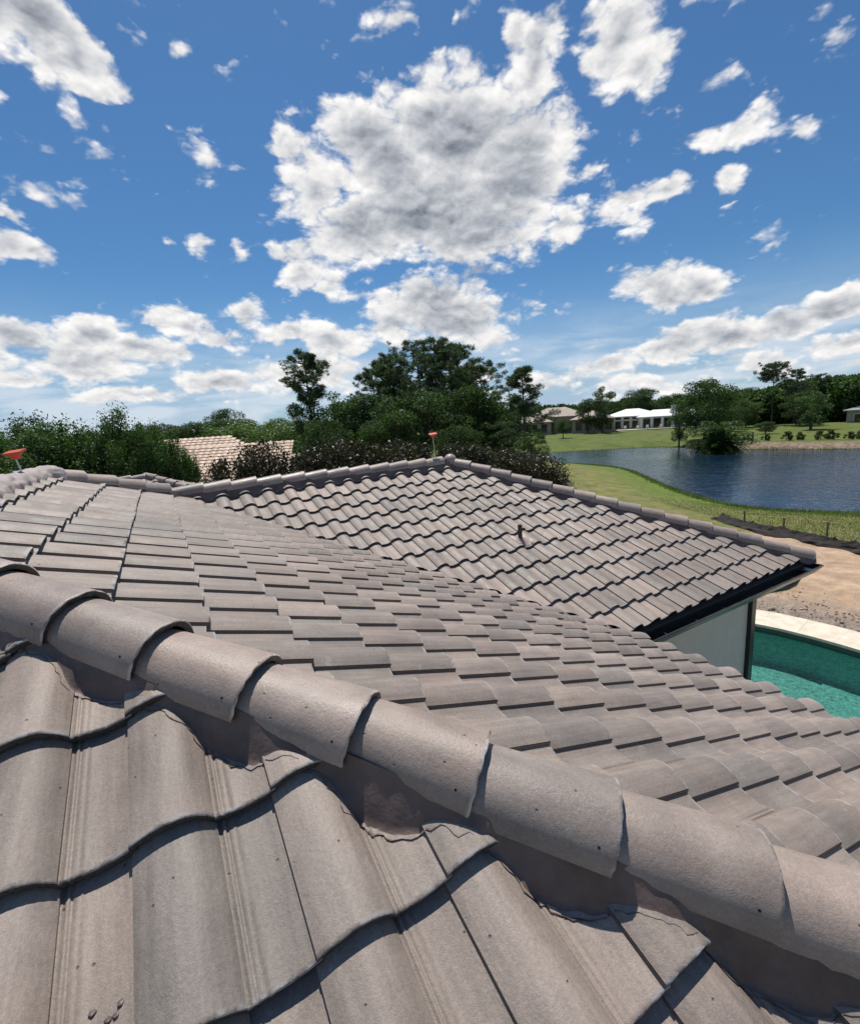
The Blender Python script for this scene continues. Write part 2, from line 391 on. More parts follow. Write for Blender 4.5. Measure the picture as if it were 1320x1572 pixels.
class MB:
    """mesh builder; attributes: tint (face), wear (point)"""
    def __init__(self):
        self.v, self.f, self.s, self.t, self.w, self.r = [], [], [], [], [], []

    def add(self, verts, faces, smooth=False, tint=0.0, wear=None, raw=0.0):
        o = len(self.v)
        self.v.extend(tuple(p) for p in verts)
        self.f.extend(tuple(i + o for i in f) for f in faces)
        self.s.extend([smooth] * len(faces))
        self.t.extend([tint] * len(faces))
        self.w.extend(wear if wear is not None else [0.0] * len(verts))
        self.r.extend([raw] * len(faces))

    def box(self, lo, hi, mat=None):
        (x0, y0, z0), (x1, y1, z1) = lo, hi
        vs = [(x0, y0, z0), (x1, y0, z0), (x1, y1, z0), (x0, y1, z0), (x0, y0, z1), (x1, y0, z1), (x1, y1, z1), (x0, y1, z1)]
        if mat is not None:
            vs = [mat @ Vector(p) for p in vs]
        self.add(vs, [(0, 3, 2, 1), (4, 5, 6, 7), (0, 1, 5, 4), (1, 2, 6, 5), (2, 3, 7, 6), (3, 0, 4, 7)])

    def tube(self, pts, rads, n=8, caps=True):
        pts = [Vector(p) for p in pts]
        rings = []
        ref = None
        for i, p in enumerate(pts):
            d = (pts[min(i + 1, len(pts) - 1)] - pts[max(i - 1, 0)])
            d = d.normalized() if d.length > 1e-9 else Vector((0, 0, 1))
            if ref is None:
                ref = d.orthogonal().normalized()
            ref = (ref - d * ref.dot(d)).normalized()
            b = d.cross(ref)
            r = rads[i] if hasattr(rads, '__len__') else rads
            rings.append([p + (ref * math.cos(a) + b * math.sin(a)) * r for a in (2 * math.pi * k / n for k in range(n))])
        vs = [v for r in rings for v in r]
        fs = [(i * n + k, i * n + (k + 1) % n, (i + 1) * n + (k + 1) % n, (i + 1) * n + k) for i in range(len(pts) - 1) for k in range(n)]
        self.add(vs, fs, True)
        if caps:
            self.add(rings[0], [tuple(range(n))[::-1]])
            self.add(rings[-1], [tuple(range(n))])

    def sheet(self, grid, smooth=True, flip=False, wear=None, raw=0.0):
        """grid: rows of points"""
        nr, nc = len(grid), len(grid[0])
        vs = [p for row in grid for p in row]
        fs = []
        for i in range(nr - 1):
            for j in range(nc - 1):
                f = (i * nc + j, i * nc + j + 1, (i + 1) * nc + j + 1, (i + 1) * nc + j)
                fs.append(f[::-1] if flip else f)
        self.add(vs, fs, smooth, wear=wear, raw=raw)

    def mesh(self, name, mat):
        me = bpy.data.meshes.new(name)
        me.from_pydata(self.v, [], self.f)
        me.polygons.foreach_set('use_smooth', self.s)
        if any(self.t):
            a = me.attributes.new('tint', 'FLOAT', 'FACE')
            a.data.foreach_set('value', self.t)
        if any(self.r):
            a = me.attributes.new('raw', 'FLOAT', 'FACE')
            a.data.foreach_set('value', self.r)
        if any(self.w):
            a = me.attributes.new('wear', 'FLOAT', 'POINT')
            a.data.foreach_set('value', self.w)
        me.materials.append(mat)
        me.update()
        return me

    def obj(self, name, mat, parent=None):
        return link(bpy.data.objects.new(name, self.mesh(name, mat)), parent)


def np_mesh(name, V, F, mat, tint=None, smooth=False):
    """V (n,3), F (m,k) arrays"""
    me = bpy.data.meshes.new(name)
    n, (mm, k) = len(V), F.shape
    me.vertices.add(n)
    me.vertices.foreach_set('co', np.ascontiguousarray(V, dtype=np.float32).ravel())
    me.loops.add(mm * k)
    me.loops.foreach_set('vertex_index', np.ascontiguousarray(F, dtype=np.int32).ravel())
    me.polygons.add(mm)
    me.polygons.foreach_set('loop_start', np.arange(0, mm * k, k, dtype=np.int32))
    me.polygons.foreach_set('loop_total', np.full(mm, k, dtype=np.int32))
    if smooth:
        me.polygons.foreach_set('use_smooth', np.ones(mm, dtype=bool))
    me.update(calc_edges=True)
    if tint is not None:
        a = me.attributes.new('tint', 'FLOAT', 'FACE')
        a.data.foreach_set('value', np.ascontiguousarray(tint, dtype=np.float32))
    me.materials.append(mat)
    return me


# ------------------------------------------------------------------ house frame
E1 = Vector((0.87067938, 0.49185101, 0))
E2 = Vector((-0.49185101, 0.87067938, 0))
ZZ = Vector((0, 0, 1))
SL = 0.4049
NN = math.sqrt(1 + SL * SL)


def hp(a, b, z):
    """house coordinates (along E1, along E2, height relative to the eye) -> world"""
    return E1 * a + E2 * b + ZZ * (z + EYE)


def to_e(x, y):
    v = Vector((x, y, 0))
    return v.dot(E1), v.dot(E2)


def mesh_noise(x, y, z, s=1.0):
    return mnoise.noise(Vector((x * s, y * s, z * s)))


# ------------------------------------------------------------------ terrain
POND = [(20.3, 47.7), (19.7, 43.3), (18.9, 39.2), (18.3, 35.8), (17.9, 33.2), (17.7, 31.2), (17.6, 29.4), (17.9, 26.7), (19.2, 24.9), (20.5, 23.9), (21.9, 23.1),
        (26, 20.5), (34, 17.5), (46, 16.5), (58, 22), (66, 34), (60, 47), (48.4, 52.0), (45.6, 53.9), (43.1, 56.6), (41.3, 58.6), (38.9, 59.9), (37.5, 63.5), (37.2, 69.5), (33.7, 72.2),
        (28.8, 72.5), (25.0, 73.2), (20.8, 73.6), (15.2, 75.1), (4, 77.5), (-8, 80), (-10, 74), (0, 68.5), (8.0, 65.5), (12.6, 62.3), (15.7, 58.6), (18.1, 55.3), (19.6, 51.9)]
POOL_E = [(4.95, -3.6), (4.95, 2.35), (7.9, 2.4), (8.35, 3.2), (8.5, 4.6), (8.7, 6.2), (9.3, 6.95), (10.1, 6.75), (10.75, 6.15), (11.25, 5.25), (11.5, 4.3), (11.56, 3.3), (11.45, 2.2), (11.15, 0.6), (10.6, -1.2), (9.6, -2.8), (8.0, -3.6)]
POOL = [tuple((E1 * a + E2 * b)[:2]) for a, b in POOL_E]


def smooth_poly(P, n=3):
    P = [Vector(p).to_2d() if len(p) > 2 else Vector(p) for p in P]
    for _ in range(n):
        Q = []
        for i in range(len(P)):
            a, b = P[i], P[(i + 1) % len(P)]
            Q += [a * 0.75 + b * 0.25, a * 0.25 + b * 0.75]
        P = Q
    return np.array([(p.x, p.y) for p in P])


def sdist(P, X, Y):
    """signed distance to closed polygon P, negative inside; far points just get a large value"""
    if X.size > 500:
        lo, hi = P.min(0) - 12, P.max(0) + 12
        k = (X > lo[0]) & (X < hi[0]) & (Y > lo[1]) & (Y < hi[1])
        if not k.all():
            out = np.full(X.shape, 12.0)
            if k.any():
                out[k] = sdist(P, X[k], Y[k])
            return out
    d = np.full(X.shape, 1e9)
    inside = np.zeros(X.shape, bool)
    n = len(P)
    for i in range(n):
        ax, ay = P[i]
        bx, by = P[(i + 1) % n]
        ex, ey = bx - ax, by - ay
        t = np.clip(((X - ax) * ex + (Y - ay) * ey) / (ex * ex + ey * ey + 1e-12), 0, 1)
        d = np.minimum(d, np.hypot(X - ax - t * ex, Y - ay - t * ey))
        c = ((ay > Y) != (by > Y))
        with np.errstate(divide='ignore', invalid='ignore'):
            xi = ax + (Y - ay) * ex / (ey if ey != 0 else 1e-12)
        inside ^= (c & (X < xi))
    return np.where(inside, -d, d)


pond_s = smooth_poly(POND, 2)
pool_s = smooth_poly(POOL, 3)
WATER_Z = -1.0


def sstep(a, b, x):
    t = np.clip((x - a) / (b - a), 0, 1)
    return t * t * (3 - 2 * t)


def vnoise(X, Y, s, seed=0):
    """cheap smooth value noise"""
    r = np.random.default_rng(100 + seed).random((64, 64))
    x, y = X * s, Y * s
    xi, yi = np.floor(x).astype(int), np.floor(y).astype(int)
    fx, fy = x - xi, y - yi
    fx, fy = fx * fx * (3 - 2 * fx), fy * fy * (3 - 2 * fy)
    g = lambda a, b: r[a % 64, b % 64]
    return (g(xi, yi) * (1 - fx) + g(xi + 1, yi) * fx) * (1 - fy) + (g(xi, yi + 1) * (1 - fx) + g(xi + 1, yi + 1) * fx) * fy


def land(X, Y):
    sdp = sdist(pond_s, X, Y)
    far = sstep(45, 75, Y + 0.35 * X)
    base = 0.0 * (1 - far) + (-0.35) * far + sstep(75, 150, Y) * 0.35
    base = base + (vnoise(X, Y, 0.07, 1) - 0.5) * 0.35 * sstep(16, 30, np.hypot(X, Y)) + (vnoise(X, Y, 0.9, 2) - 0.5) * 0.05
    right_bank = sstep(38, 44, X) * sstep(50, 58, Y)
    width = 7.5 - 5.3 * right_bank
    f = sstep(-0.6, 1.0, sdp / width)
    h = (WATER_Z - 0.45) * (1 - f) + base * f
    h = np.where(sdp < 0, np.minimum(h, WATER_Z + sdp * 0.35 + 0.0), h)
    return h, sdp


def ground_z(x, y):
    return float(land(np.array([float(x)]), np.array([float(y)]))[0][0])


def axis(parts):
    out = []
    for a, b, s in parts:
        out.append(np.arange(a, b, s))
    return np.unique(np.round(np.concatenate(out), 3))


xs = axis([(-3000, -400, 400), (-400, -60, 30), (-60, -12, 4), (-12, 3, 1.2), (3, 24, 0.22), (24, 72, 0.7), (72, 160, 4), (160, 600, 40), (600, 3201, 400)])
ys = axis([(-600, -60, 90), (-60, -8, 8), (-8, 5, 0.9), (5, 32, 0.22), (32, 82, 0.7), (82, 170, 4), (170, 600, 40), (600, 5001, 400)])
X, Y = np.meshgrid(xs, ys)
H, SDP = land(X, Y)
sd_pool = sdist(pool_s, X, Y)
ea = X * E1.x + Y * E1.y
eb = X * E2.x + Y * E2.y
near = np.hypot(X, Y) < 40
sfy = np.array([-60.0, 9.0, 11.0, 12.6, 14.0, 15.0, 15.8, 16.6, 17.4, 18.3, 19.8, 21.3, 23.0, 60.0])
sfx = np.array([17.5, 16.2, 15.6, 15.0, 14.4, 13.95, 13.6, 13.3, 13.05, 12.9, 12.8, 12.5, 12.3, 11.5])
fence_x = np.interp(Y, sfy, sfx)
dirt = sstep(0.15, -0.15, X - fence_x) * sstep(18.8, 17.2, Y + (vnoise(X, Y, 0.5, 3) - 0.5) * 2) * sstep(3.0, 5.5, X + 0.2 * Y) * near
H = H - 0.03 * sstep(2.2, 0.9, sd_pool) * (sd_pool > 0.4)
H = H + dirt * sstep(1.0, 1.8, sd_pool) * ((vnoise(X, Y, 1.6, 4) - 0.5) * 0.14 + (vnoise(X, Y, 4.0, 14) - 0.5) * 0.05)
H = np.where(sd_pool < 0.42, -2.6, H)
gray = sstep(2.6, 0.9, sd_pool + (vnoise(X, Y, 0.8, 5) - 0.5) * 1.2) * near
lush = sstep(6.5, 1.5, SDP + (vnoise(X, Y, 0.3, 6) - 0.5) * 3) * sstep(-2, 0.2, SDP)
farg = sstep(50, 66, Y + 0.25 * X)
dry = np.clip(1 - lush, 0, 1) * (1 - farg)
bank = sstep(38, 42, X) * sstep(48, 54, Y) * sstep(4.2, 2.6, SDP + (vnoise(X, Y, 0.6, 7) - 0.5) * 1.6)
idx = np.arange(X.size).reshape(X.shape)
F = np.stack([idx[:-1, :-1], idx[:-1, 1:], idx[1:, 1:], idx[1:, :-1]], -1).reshape(-1, 4)
V = np.stack([X.ravel(), Y.ravel(), H.ravel()], 1)


def mat_ground():
    mt, t, b = material('ground_cover')
    geo = t.node('ShaderNodeNewGeometry')
    P = geo.outputs['Position']
    z = t.node('ShaderNodeAttribute', attribute_name='zone')
    sp = t.node('ShaderNodeSeparateColor')
    t.l.new(z.outputs['Color'], sp.inputs[0])
    a2 = t.node('ShaderNodeAttribute', attribute_name='zone_two')
    s2 = t.node('ShaderNodeSeparateColor')
    t.l.new(a2.outputs['Color'], s2.inputs[0])
    n1 = t.noise(P, 0.35, 5, 0.6)
    n2 = t.noise(P, 2.2, 5, 0.65)
    n3 = t.noise(P, 14.0, 5, 0.7)
    n4 = t.noise(P, 60.0, 3, 0.7)
    mow = t.noise(t.vmath('MULTIPLY', P, (0.9, 0.16, 1)), 1.0, 3, 0.5)
    green = t.mix(t.step(n2, 0.35, 0.65), (0.100, 0.150, 0.028), (0.145, 0.190, 0.042))
    dryc = t.mix(t.step(n2, 0.32, 0.66), (0.215, 0.195, 0.075), (0.150, 0.165, 0.052))
    dryc = t.mix(t.step(n1, 0.5, 0.68, 0, 0.6), dryc, (0.24, 0.20, 0.115))
    dryc = t.mix(t.step(mow, 0.45, 0.65, 0, 0.35), dryc, (0.105, 0.120, 0.045))
    farc = t.mix(t.step(n1, 0.35, 0.65), (0.080, 0.115, 0.026), (0.120, 0.145, 0.038))
    farc = t.mix(t.step(mow, 0.45, 0.62, 0, 0.5), farc, (0.135, 0.145, 0.055))
    c = t.mix(sp.outputs[1], dryc, green)
    c = t.mix(s2.outputs[0], c, farc)
    bankc = t.mix(t.step(n2, 0.35, 0.7), (0.16, 0.115, 0.080), (0.30, 0.235, 0.170))
    c = t.mix(sp.outputs[2], c, bankc)
    dirtc = t.mix(t.step(n2, 0.35, 0.66), (0.42, 0.285, 0.19), (0.49, 0.36, 0.25))
    dirtc = t.mix(t.step(n3, 0.52, 0.72, 0, 0.55), dirtc, (0.28, 0.185, 0.115))
    grayc = t.mix(t.step(n3, 0.38, 0.62), (0.215, 0.165, 0.135), (0.34, 0.29, 0.245))
    grayc = t.mix(t.step(n4, 0.55, 0.7, 0, 0.7), grayc, (0.10, 0.075, 0.06))
    dirtc = t.mix(s2.outputs[1], dirtc, grayc)
    c = t.mix(sp.outputs[0], c, dirtc)
    patch = t.noise(P, 0.9, 6, 0.7, 1.0)
    c = t.vmath('SCALE', c, t.step(patch, 0.30, 0.70, 0.78, 1.22))
    c = t.vmath('SCALE', c, t.step(n4, 0.25, 0.75, 0.80, 1.2))
    t.put(b.inputs['Base Color'], c)
    b.inputs['Roughness'].default_value = 0.95
    b.inputs['Specular IOR Level'].default_value = 0.15
    bp = t.node('ShaderNodeBump')
    bp.inputs['Distance'].default_value = 0.09
    bp.inputs['Strength'].default_value = 0.8
    t.put(bp.inputs['Height'], t.math('ADD', t.math('MULTIPLY', n2, 0.6), t.math('MULTIPLY_ADD', n3, 0.5, t.math('MULTIPLY', n4, 0.22))))
    t.l.new(bp.outputs[0], b.inputs['Normal'])
    return mt


gm = np_mesh('ground', V, F, mat_ground(), smooth=True)
for nm, chans in (('zone', (dirt, lush, bank)), ('zone_two', (farg, gray, dry))):
    a = gm.attributes.new(nm, 'FLOAT_COLOR', 'POINT')
    arr = np.stack([c.ravel() for c in chans] + [np.ones(X.size)], 1).astype(np.float32)
    a.data.foreach_set('color', arr.ravel())
tag(link(bpy.data.objects.new('ground', gm)), kind='structure')


def mat_water(name, col, bump, scale, stretch=(1, 1, 1), rough=0.04):
    mt, t, b = material(name)
    geo = t.node('ShaderNodeNewGeometry')
    P = t.vmath('MULTIPLY', geo.outputs['Position'], stretch)
    t.put(b.inputs['Base Color'], (*col, 1))
    b.inputs['Roughness'].default_value = rough
    b.inputs['IOR'].default_value = 1.33
    bp = t.node('ShaderNodeBump')
    bp.inputs['Distance'].default_value = bump
    h = t.math('ADD', t.noise(P, scale, 3, 0.6, 0.4), t.math('MULTIPLY', t.noise(P, scale * 0.22, 3, 0.55, 0.2), 1.6))
    calm = t.step(t.noise(geo.outputs['Position'], 0.06, 2, 0.5), 0.35, 0.65, 0.45, 1.0)
    t.put(bp.inputs['Strength'], calm)
    t.put(bp.inputs['Height'], h)
    t.l.new(bp.outputs[0], b.inputs['Normal'])
    return mt


pw = MB()
cxp, cyp = 30.0, 48.0
pw.add([(-30, 5, WATER_Z), (90, 5, WATER_Z), (90, 100, WATER_Z), (-30, 100, WATER_Z)], [(0, 1, 2, 3)])
# the sheet is trimmed to the basin so it never shows through the lawn
bmw = bmesh.new()
ring = smooth_poly(POND, 2)
cen = ring.mean(0)
sgn = 1.0
grow = []
for i in range(len(ring)):
    a, b_ = ring[i - 1], ring[(i + 1) % len(ring)]
    tx, ty = b_ - a
    L = math.hypot(tx, ty) + 1e-9
    grow.append((ring[i][0] + ty / L * 2.2 * sgn, ring[i][1] - tx / L * 2.2 * sgn))
vs = [bmw.verts.new((x, y, WATER_Z)) for x, y in grow]
bmw.faces.new(vs)
bmesh.ops.triangulate(bmw, faces=bmw.faces[:])
bmesh.ops.recalc_face_normals(bmw, faces=bmw.faces[:])
wm = bpy.data.meshes.new('pond_water')
bmw.to_mesh(wm)
bmw.free()
if wm.polygons[0].normal.z < 0:
    wm.flip_normals()
wm.materials.append(mat_water('pond_water', (0.006, 0.020, 0.040), 0.10, 2.4, (1, 0.8, 1)))
tag(link(bpy.data.objects.new('pond_water', wm)), kind='structure')


# ------------------------------------------------------------------ swimming pool
def offset_ring(P, d):
    out = []
    n = len(P)
    for i in range(n):
        a, b_ = P[i - 1], P[(i + 1) % n]
        tx, ty = b_[0] - a[0], b_[1] - a[1]
        L = math.hypot(tx, ty) + 1e-9
        out.append((P[i][0] + ty / L * d, P[i][1] - tx / L * d))
    return out


# polygon orientation: make it counter clockwise so +d is outwards
area = sum(pool_s[i][0] * pool_s[(i + 1) % len(pool_s)][1] - pool_s[(i + 1) % len(pool_s)][0] * pool_s[i][1] for i in range(len(pool_s)))
PR = pool_s if area > 0 else pool_s[::-1]
DECK = 0.05
pool = empty('swimming_pool', (E1 * 9 + E2 * 2))
tag(pool, 'freeform swimming pool with teal water and pale stone edge', 'swimming pool')


def keep(o, parent):
    """parent while keeping the world position"""
    o.parent = parent
    o.matrix_parent_inverse = Matrix.Translation(parent.location).inverted() if parent.rotation_euler.z == 0 else parent.matrix_basis.inverted()
    return o


outer = offset_ring(PR, 0.92)
# coping stones one by one
acc = 0.0
cuts = [0]
n = len(PR)
for i in range(n):
    acc += math.hypot(PR[(i + 1) % n][0] - PR[i][0], PR[(i + 1) % n][1] - PR[i][1])
    if acc > 0.55:
        cuts.append(i + 1)
        acc = 0
if cuts[-1] < n:
    cuts.append(n)
for a, b_ in zip(cuts[:-1], cuts[1:]):
    mb = MB()
    zt = DECK + random.uniform(-0.002, 0.002)
    for k in range(a, b_):
        i, j = k % n, (k + 1) % n
        f0 = 0.012 if k == a else 0
        f1 = 0.988 if k == b_ - 1 else 1
        def L_(p, q_, f):
            return (p[0] + (q_[0] - p[0]) * f, p[1] + (q_[1] - p[1]) * f)
        i0, i1 = L_(PR[i], PR[j], f0), L_(PR[i], PR[j], f1)
        o0, o1 = L_(outer[i], outer[j], f0), L_(outer[i], outer[j], f1)
        lo = zt - 0.06
        P8 = [(*i0, lo), (*i1, lo), (*o1, lo), (*o0, lo), (*i0, zt), (*i1, zt), (*o1, zt), (*o0, zt)]
        mb.add(P8, [(4, 7, 6, 5), (0, 1, 5, 4), (2, 3, 7, 6)] + ([(3, 0, 4, 7)] if k == a else []) + ([(1, 2, 6, 5)] if k == b_ - 1 else []))
    bm_ = mb.obj('coping_stone', M_TRAV)
    keep(bm_, pool)
mb = MB()
inn = offset_ring(PR, 0.02)
mb.sheet([[(*inn[i % n], z) for i in range(n + 1)] for z in (DECK - 0.062, -0.15)], smooth=False)
keep(mb.obj('waterline_tile', M_POOLWALL), pool)


def mat_floor():
    mt, t, b = material('pool_plaster')
    geo = t.node('ShaderNodeNewGeometry')
    P = geo.outputs['Position']
    n = t.noise(P, 9.0, 4, 0.6)
    c = t.mix(t.step(n, 0.3, 0.7), (0.200, 0.430, 0.370), (0.240, 0.500, 0.430))
    t.put(b.inputs['Base Color'], c)
    b.inputs['Roughness'].default_value = 0.8
    return mt


def mat_pool_water():
    """clear tinted water: ripple light is imitated by a pattern in the tint"""
    mt, t, b = material('pool_water')
    geo = t.node('ShaderNodeNewGeometry')
    P = geo.outputs['Position']
    bp = t.node('ShaderNodeBump')
    bp.inputs['Distance'].default_value = 0.05
    n1 = t.noise(P, 9.0, 3, 0.6, 0.5)
    n2 = t.noise(P, 24.0, 2, 0.5, 0.8)
    t.put(bp.inputs['Height'], t.math('MULTIPLY_ADD', n2, 0.35, n1))
    bp.inputs['Strength'].default_value = 0.9
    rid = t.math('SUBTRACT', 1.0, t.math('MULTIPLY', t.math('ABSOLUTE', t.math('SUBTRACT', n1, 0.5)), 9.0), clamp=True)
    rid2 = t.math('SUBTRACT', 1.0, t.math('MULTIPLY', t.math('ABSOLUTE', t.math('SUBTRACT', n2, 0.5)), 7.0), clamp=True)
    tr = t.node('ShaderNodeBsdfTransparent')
    # caustic network painted into the transmission tint, nothing is refracted
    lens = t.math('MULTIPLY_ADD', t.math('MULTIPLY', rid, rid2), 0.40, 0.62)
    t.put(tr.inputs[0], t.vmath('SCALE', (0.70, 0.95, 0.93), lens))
    gl = t.node('ShaderNodeBsdfGlossy')
    gl.inputs['Roughness'].default_value = 0.03
    t.l.new(bp.outputs[0], gl.inputs['Normal'])
    fr = t.node('ShaderNodeFresnel')
    fr.inputs['IOR'].default_value = 1.33
    t.l.new(bp.outputs[0], fr.inputs['Normal'])
    ms = t.node('ShaderNodeMixShader')
    t.l.new(fr.outputs[0], ms.inputs[0])
    t.l.new(tr.outputs[0], ms.inputs[1])
    t.l.new(gl.outputs[0], ms.inputs[2])
    t.l.new(ms.outputs[0], t.n['Material Output'].inputs[0])
    return mt


def poly_fill(name, ring, z, mat, parent=None):
    bm = bmesh.new()
    bm.faces.new([bm.verts.new((x, y, z)) for x, y in ring])
    bmesh.ops.triangulate(bm, faces=bm.faces[:])
    me = bpy.data.meshes.new(name)
    bm.to_mesh(me)
    bm.free()
    if me.polygons[0].normal.z < 0:
        me.flip_normals()
    me.materials.append(mat)
    return link(bpy.data.objects.new(name, me), parent)


M_FLOOR = mat_floor()
mb = MB()
mb.sheet([[(*inn[i % n], z) for i in range(n + 1)] for z in (-0.15, -0.90)], smooth=False)
keep(mb.obj('pool_wall', M_FLOOR), pool)
keep(poly_fill('pool_floor', offset_ring(PR, 0.05), -0.88, M_FLOOR), pool)
keep(poly_fill('water', offset_ring(PR, 0.018), -0.10, mat_pool_water()), pool)
mb = MB()
dv = (Vector((6.97, 7.74, 0)) - Vector((6.78, 8.07, 0))).normalized()
sc_ = 1.24
c0 = Vector((6.875 * 1.15, 7.905 * 1.15, -0.875))
nrm = Vector((-dv.y, dv.x, 0))
pts = []
for k in range(9):
    a = math.pi * k / 8
    pts.append(c0 + dv * (0.19 + 0.035 * math.sin(a)) + nrm * 0.035 * math.cos(a))
for k in range(9):
    a = math.pi * k / 8
    pts.append(c0 - dv * (0.19 + 0.035 * math.sin(a)) - nrm * 0.035 * math.cos(a))
top = [p + Vector((0, 0, 0.02)) for p in pts]
mb.add(pts + top, [tuple(range(18, 36))] + [(i, (i + 1) % 18, 18 + (i + 1) % 18, 18 + i) for i in range(18)])
keep(mb.obj('drain_cover', mat_plain('drain_dark', (0.01, 0.05, 0.06), 0.5)), pool)


# ------------------------------------------------------------------ roof tiles
W, EXP = 0.300, 0.3408
TH, LIFT, BAR = 0.023, 0.033, 0.57


def prof(u):
    """top surface above the pan for u in 0..1.05 tile widths"""
    if u <= BAR:
        s = (u - 0.30) / 0.30
        if s < 0:
            return 0.031 + 0.031 * (1 - abs(s) ** 2.1)
        s = (u - 0.30) / (BAR - 0.30)
        return 0.011 + 0.051 * (1 - abs(s) ** 2.3)
    if u < 0.60:
        return 0.002
    if u < 0.625:
        return 0.0055
    if u < 0.645:
        return 0.001
    if u < 0.70:
        return 0.0035
    if u < 0.705:
        return 0.001
    return 0.0008 + 0.017 * max(0.0, (u - 0.78) / 0.22) ** 1.6


def tile_mb(hi, seed=0):
    mb = MB()
    L = EXP + 0.07
    rr = random.Random(seed)
    nb = 13 if hi else 8
    us_b = [BAR * i / (nb - 1) for i in range(nb)]
    if hi:
        us_p = [BAR, 0.598, 0.602, 0.623, 0.627, 0.643, 0.647, 0.698, 0.702, 0.74, 0.78, 0.83, 0.88, 0.94, 1.0, 1.04]
    else:
        us_p = [BAR, 0.62, 0.70, 0.80, 0.88, 0.95, 1.03]
    eps = 1e-4
    rows = [0.0, 0.0035, 0.012, EXP * 0.5, L] if hi else [0.0, 0.005, 0.018, L]

    def pt(u, v, k):
        z = prof(u) + LIFT * (1 - v / EXP)
        if k == 0:
            z -= 0.0035
            if hi:
                z -= 0.002 * rr.random()
        return (u * W, v, z)
    jit = {}
    for us in (us_b, us_p):
        g = []
        we = []
        for k, v in enumerate(rows):
            row = []
            for u in us:
                uu = u - eps if (us is us_b and u == BAR) else (u + eps if u == BAR else u)
                vv = v
                if k == 0:
                    jit.setdefault(round(u, 3), 0.0015 * rr.random() * (1 if hi else 0))
                    vv = jit[round(u, 3)]
                row.append(pt(uu, vv, k))
                we.append(1.0 if k <= 1 else 0.0)
            g.append(row)
        mb.sheet(g, True, wear=we)
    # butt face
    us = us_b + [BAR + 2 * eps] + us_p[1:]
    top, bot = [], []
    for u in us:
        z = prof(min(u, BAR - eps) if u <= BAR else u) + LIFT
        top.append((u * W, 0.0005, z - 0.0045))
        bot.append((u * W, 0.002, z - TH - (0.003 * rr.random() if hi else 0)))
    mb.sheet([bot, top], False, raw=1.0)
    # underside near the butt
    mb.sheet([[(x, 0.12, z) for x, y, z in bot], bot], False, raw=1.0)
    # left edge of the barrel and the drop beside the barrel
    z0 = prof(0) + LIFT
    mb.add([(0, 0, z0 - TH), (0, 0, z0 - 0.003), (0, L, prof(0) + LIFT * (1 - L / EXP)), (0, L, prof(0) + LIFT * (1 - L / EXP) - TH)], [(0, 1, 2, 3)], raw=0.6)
    ub = BAR * W
    za, zb = prof(BAR - eps) + LIFT, prof(BAR + eps) + LIFT
    d = LIFT * L / EXP
    mb.add([(ub, 0, zb), (ub, 0, za - 0.003), (ub, L, za - d), (ub, L, zb - d)], [(3, 2, 1, 0)])
    return mb


TPL_HI = [tile_mb(True, s) for s in range(4)]
TPL_LO = tile_mb(False)
ME_HI = [m_.mesh('roof_tile', M_TILE) for m_ in TPL_HI]
ME_LO = TPL_LO.mesh('roof_tile', M_TILE)


class Plane:
    """one roof slope in house coordinates: eave origin (a,b), across vector, upslope horizontal vector"""
    def __init__(self, z_at, across, up, o_a, o_b, poly, rows, cols, exp=EXP, sl=SL):
        self.across, self.sl = across, sl
        n = math.sqrt(1 + sl * sl)
        self.u = across.normalized()
        self.v = (up + ZZ * sl) / n
        self.n = self.u.cross(self.v)
        self.up = up
        self.o = E1 * o_a + E2 * o_b + ZZ * (z_at + EYE)
        self.exp = exp
        self.poly = [(E1 * a + E2 * b) for a, b in poly]
        self.rows, self.cols = rows, cols
        # half planes (inside >= 0) in world xy
        c = sum(self.poly, Vector((0, 0, 0))) / len(self.poly)
        self.hp = []
        for i in range(len(self.poly)):
            a, b = self.poly[i], self.poly[(i + 1) % len(self.poly)]
            nv = Vector((-(b - a).y, (b - a).x, 0)).normalized()
            if (c - a).dot(nv) < 0:
                nv = -nv
            self.hp.append((nv, nv.dot(a)))

    def mat(self, i, j, jx=0.0, jy=0.0, rot=0.0):
        """column i, course j (0 = eave)"""
        org = self.o + self.u * (i * W + jx) + self.v * (j * self.exp + jy) - self.n * LIFT
        m = Matrix((self.u, self.v * (self.exp / EXP), self.n)).transposed().to_4x4()
        m.translation = org
        return m @ Matrix.Rotation(rot, 4, 'Z')

    def state(self, m):
        L = EXP + 0.07
        cs = [m @ Vector(p) for p in ((0, 0, 0.03), (W * 1.03, 0, 0.03), (W * 1.03, L, 0), (0, L, 0))]
        cutp = []
        for nv, d in self.hp:
            s = [nv.dot(c) - d for c in cs]
            if max(s) < 0.015:
                return 'out', None
            if min(s) < -0.004:
                cutp.append((nv, d))
        return ('cut', cutp) if cutp else ('in', None)

    def deck(self, name, parent, low=0.045):
        mb = MB()
        vs = []
        for p in self.poly:
            t = (p - self.o)
            t.z = 0
            h = t.dot(self.up)
            vs.append(Vector((p.x, p.y, self.o.z + h * self.sl - low)))
        lo = [v - ZZ * 0.02 for v in vs]
        k = len(vs)
        mb.add(vs + lo, [tuple(range(k))] + [tuple(range(k, 2 * k))[::-1]] + [(i, k + i, k + (i + 1) % k, (i + 1) % k) for i in range(k)])
        return keep(mb.obj(name, M_DECK), parent)


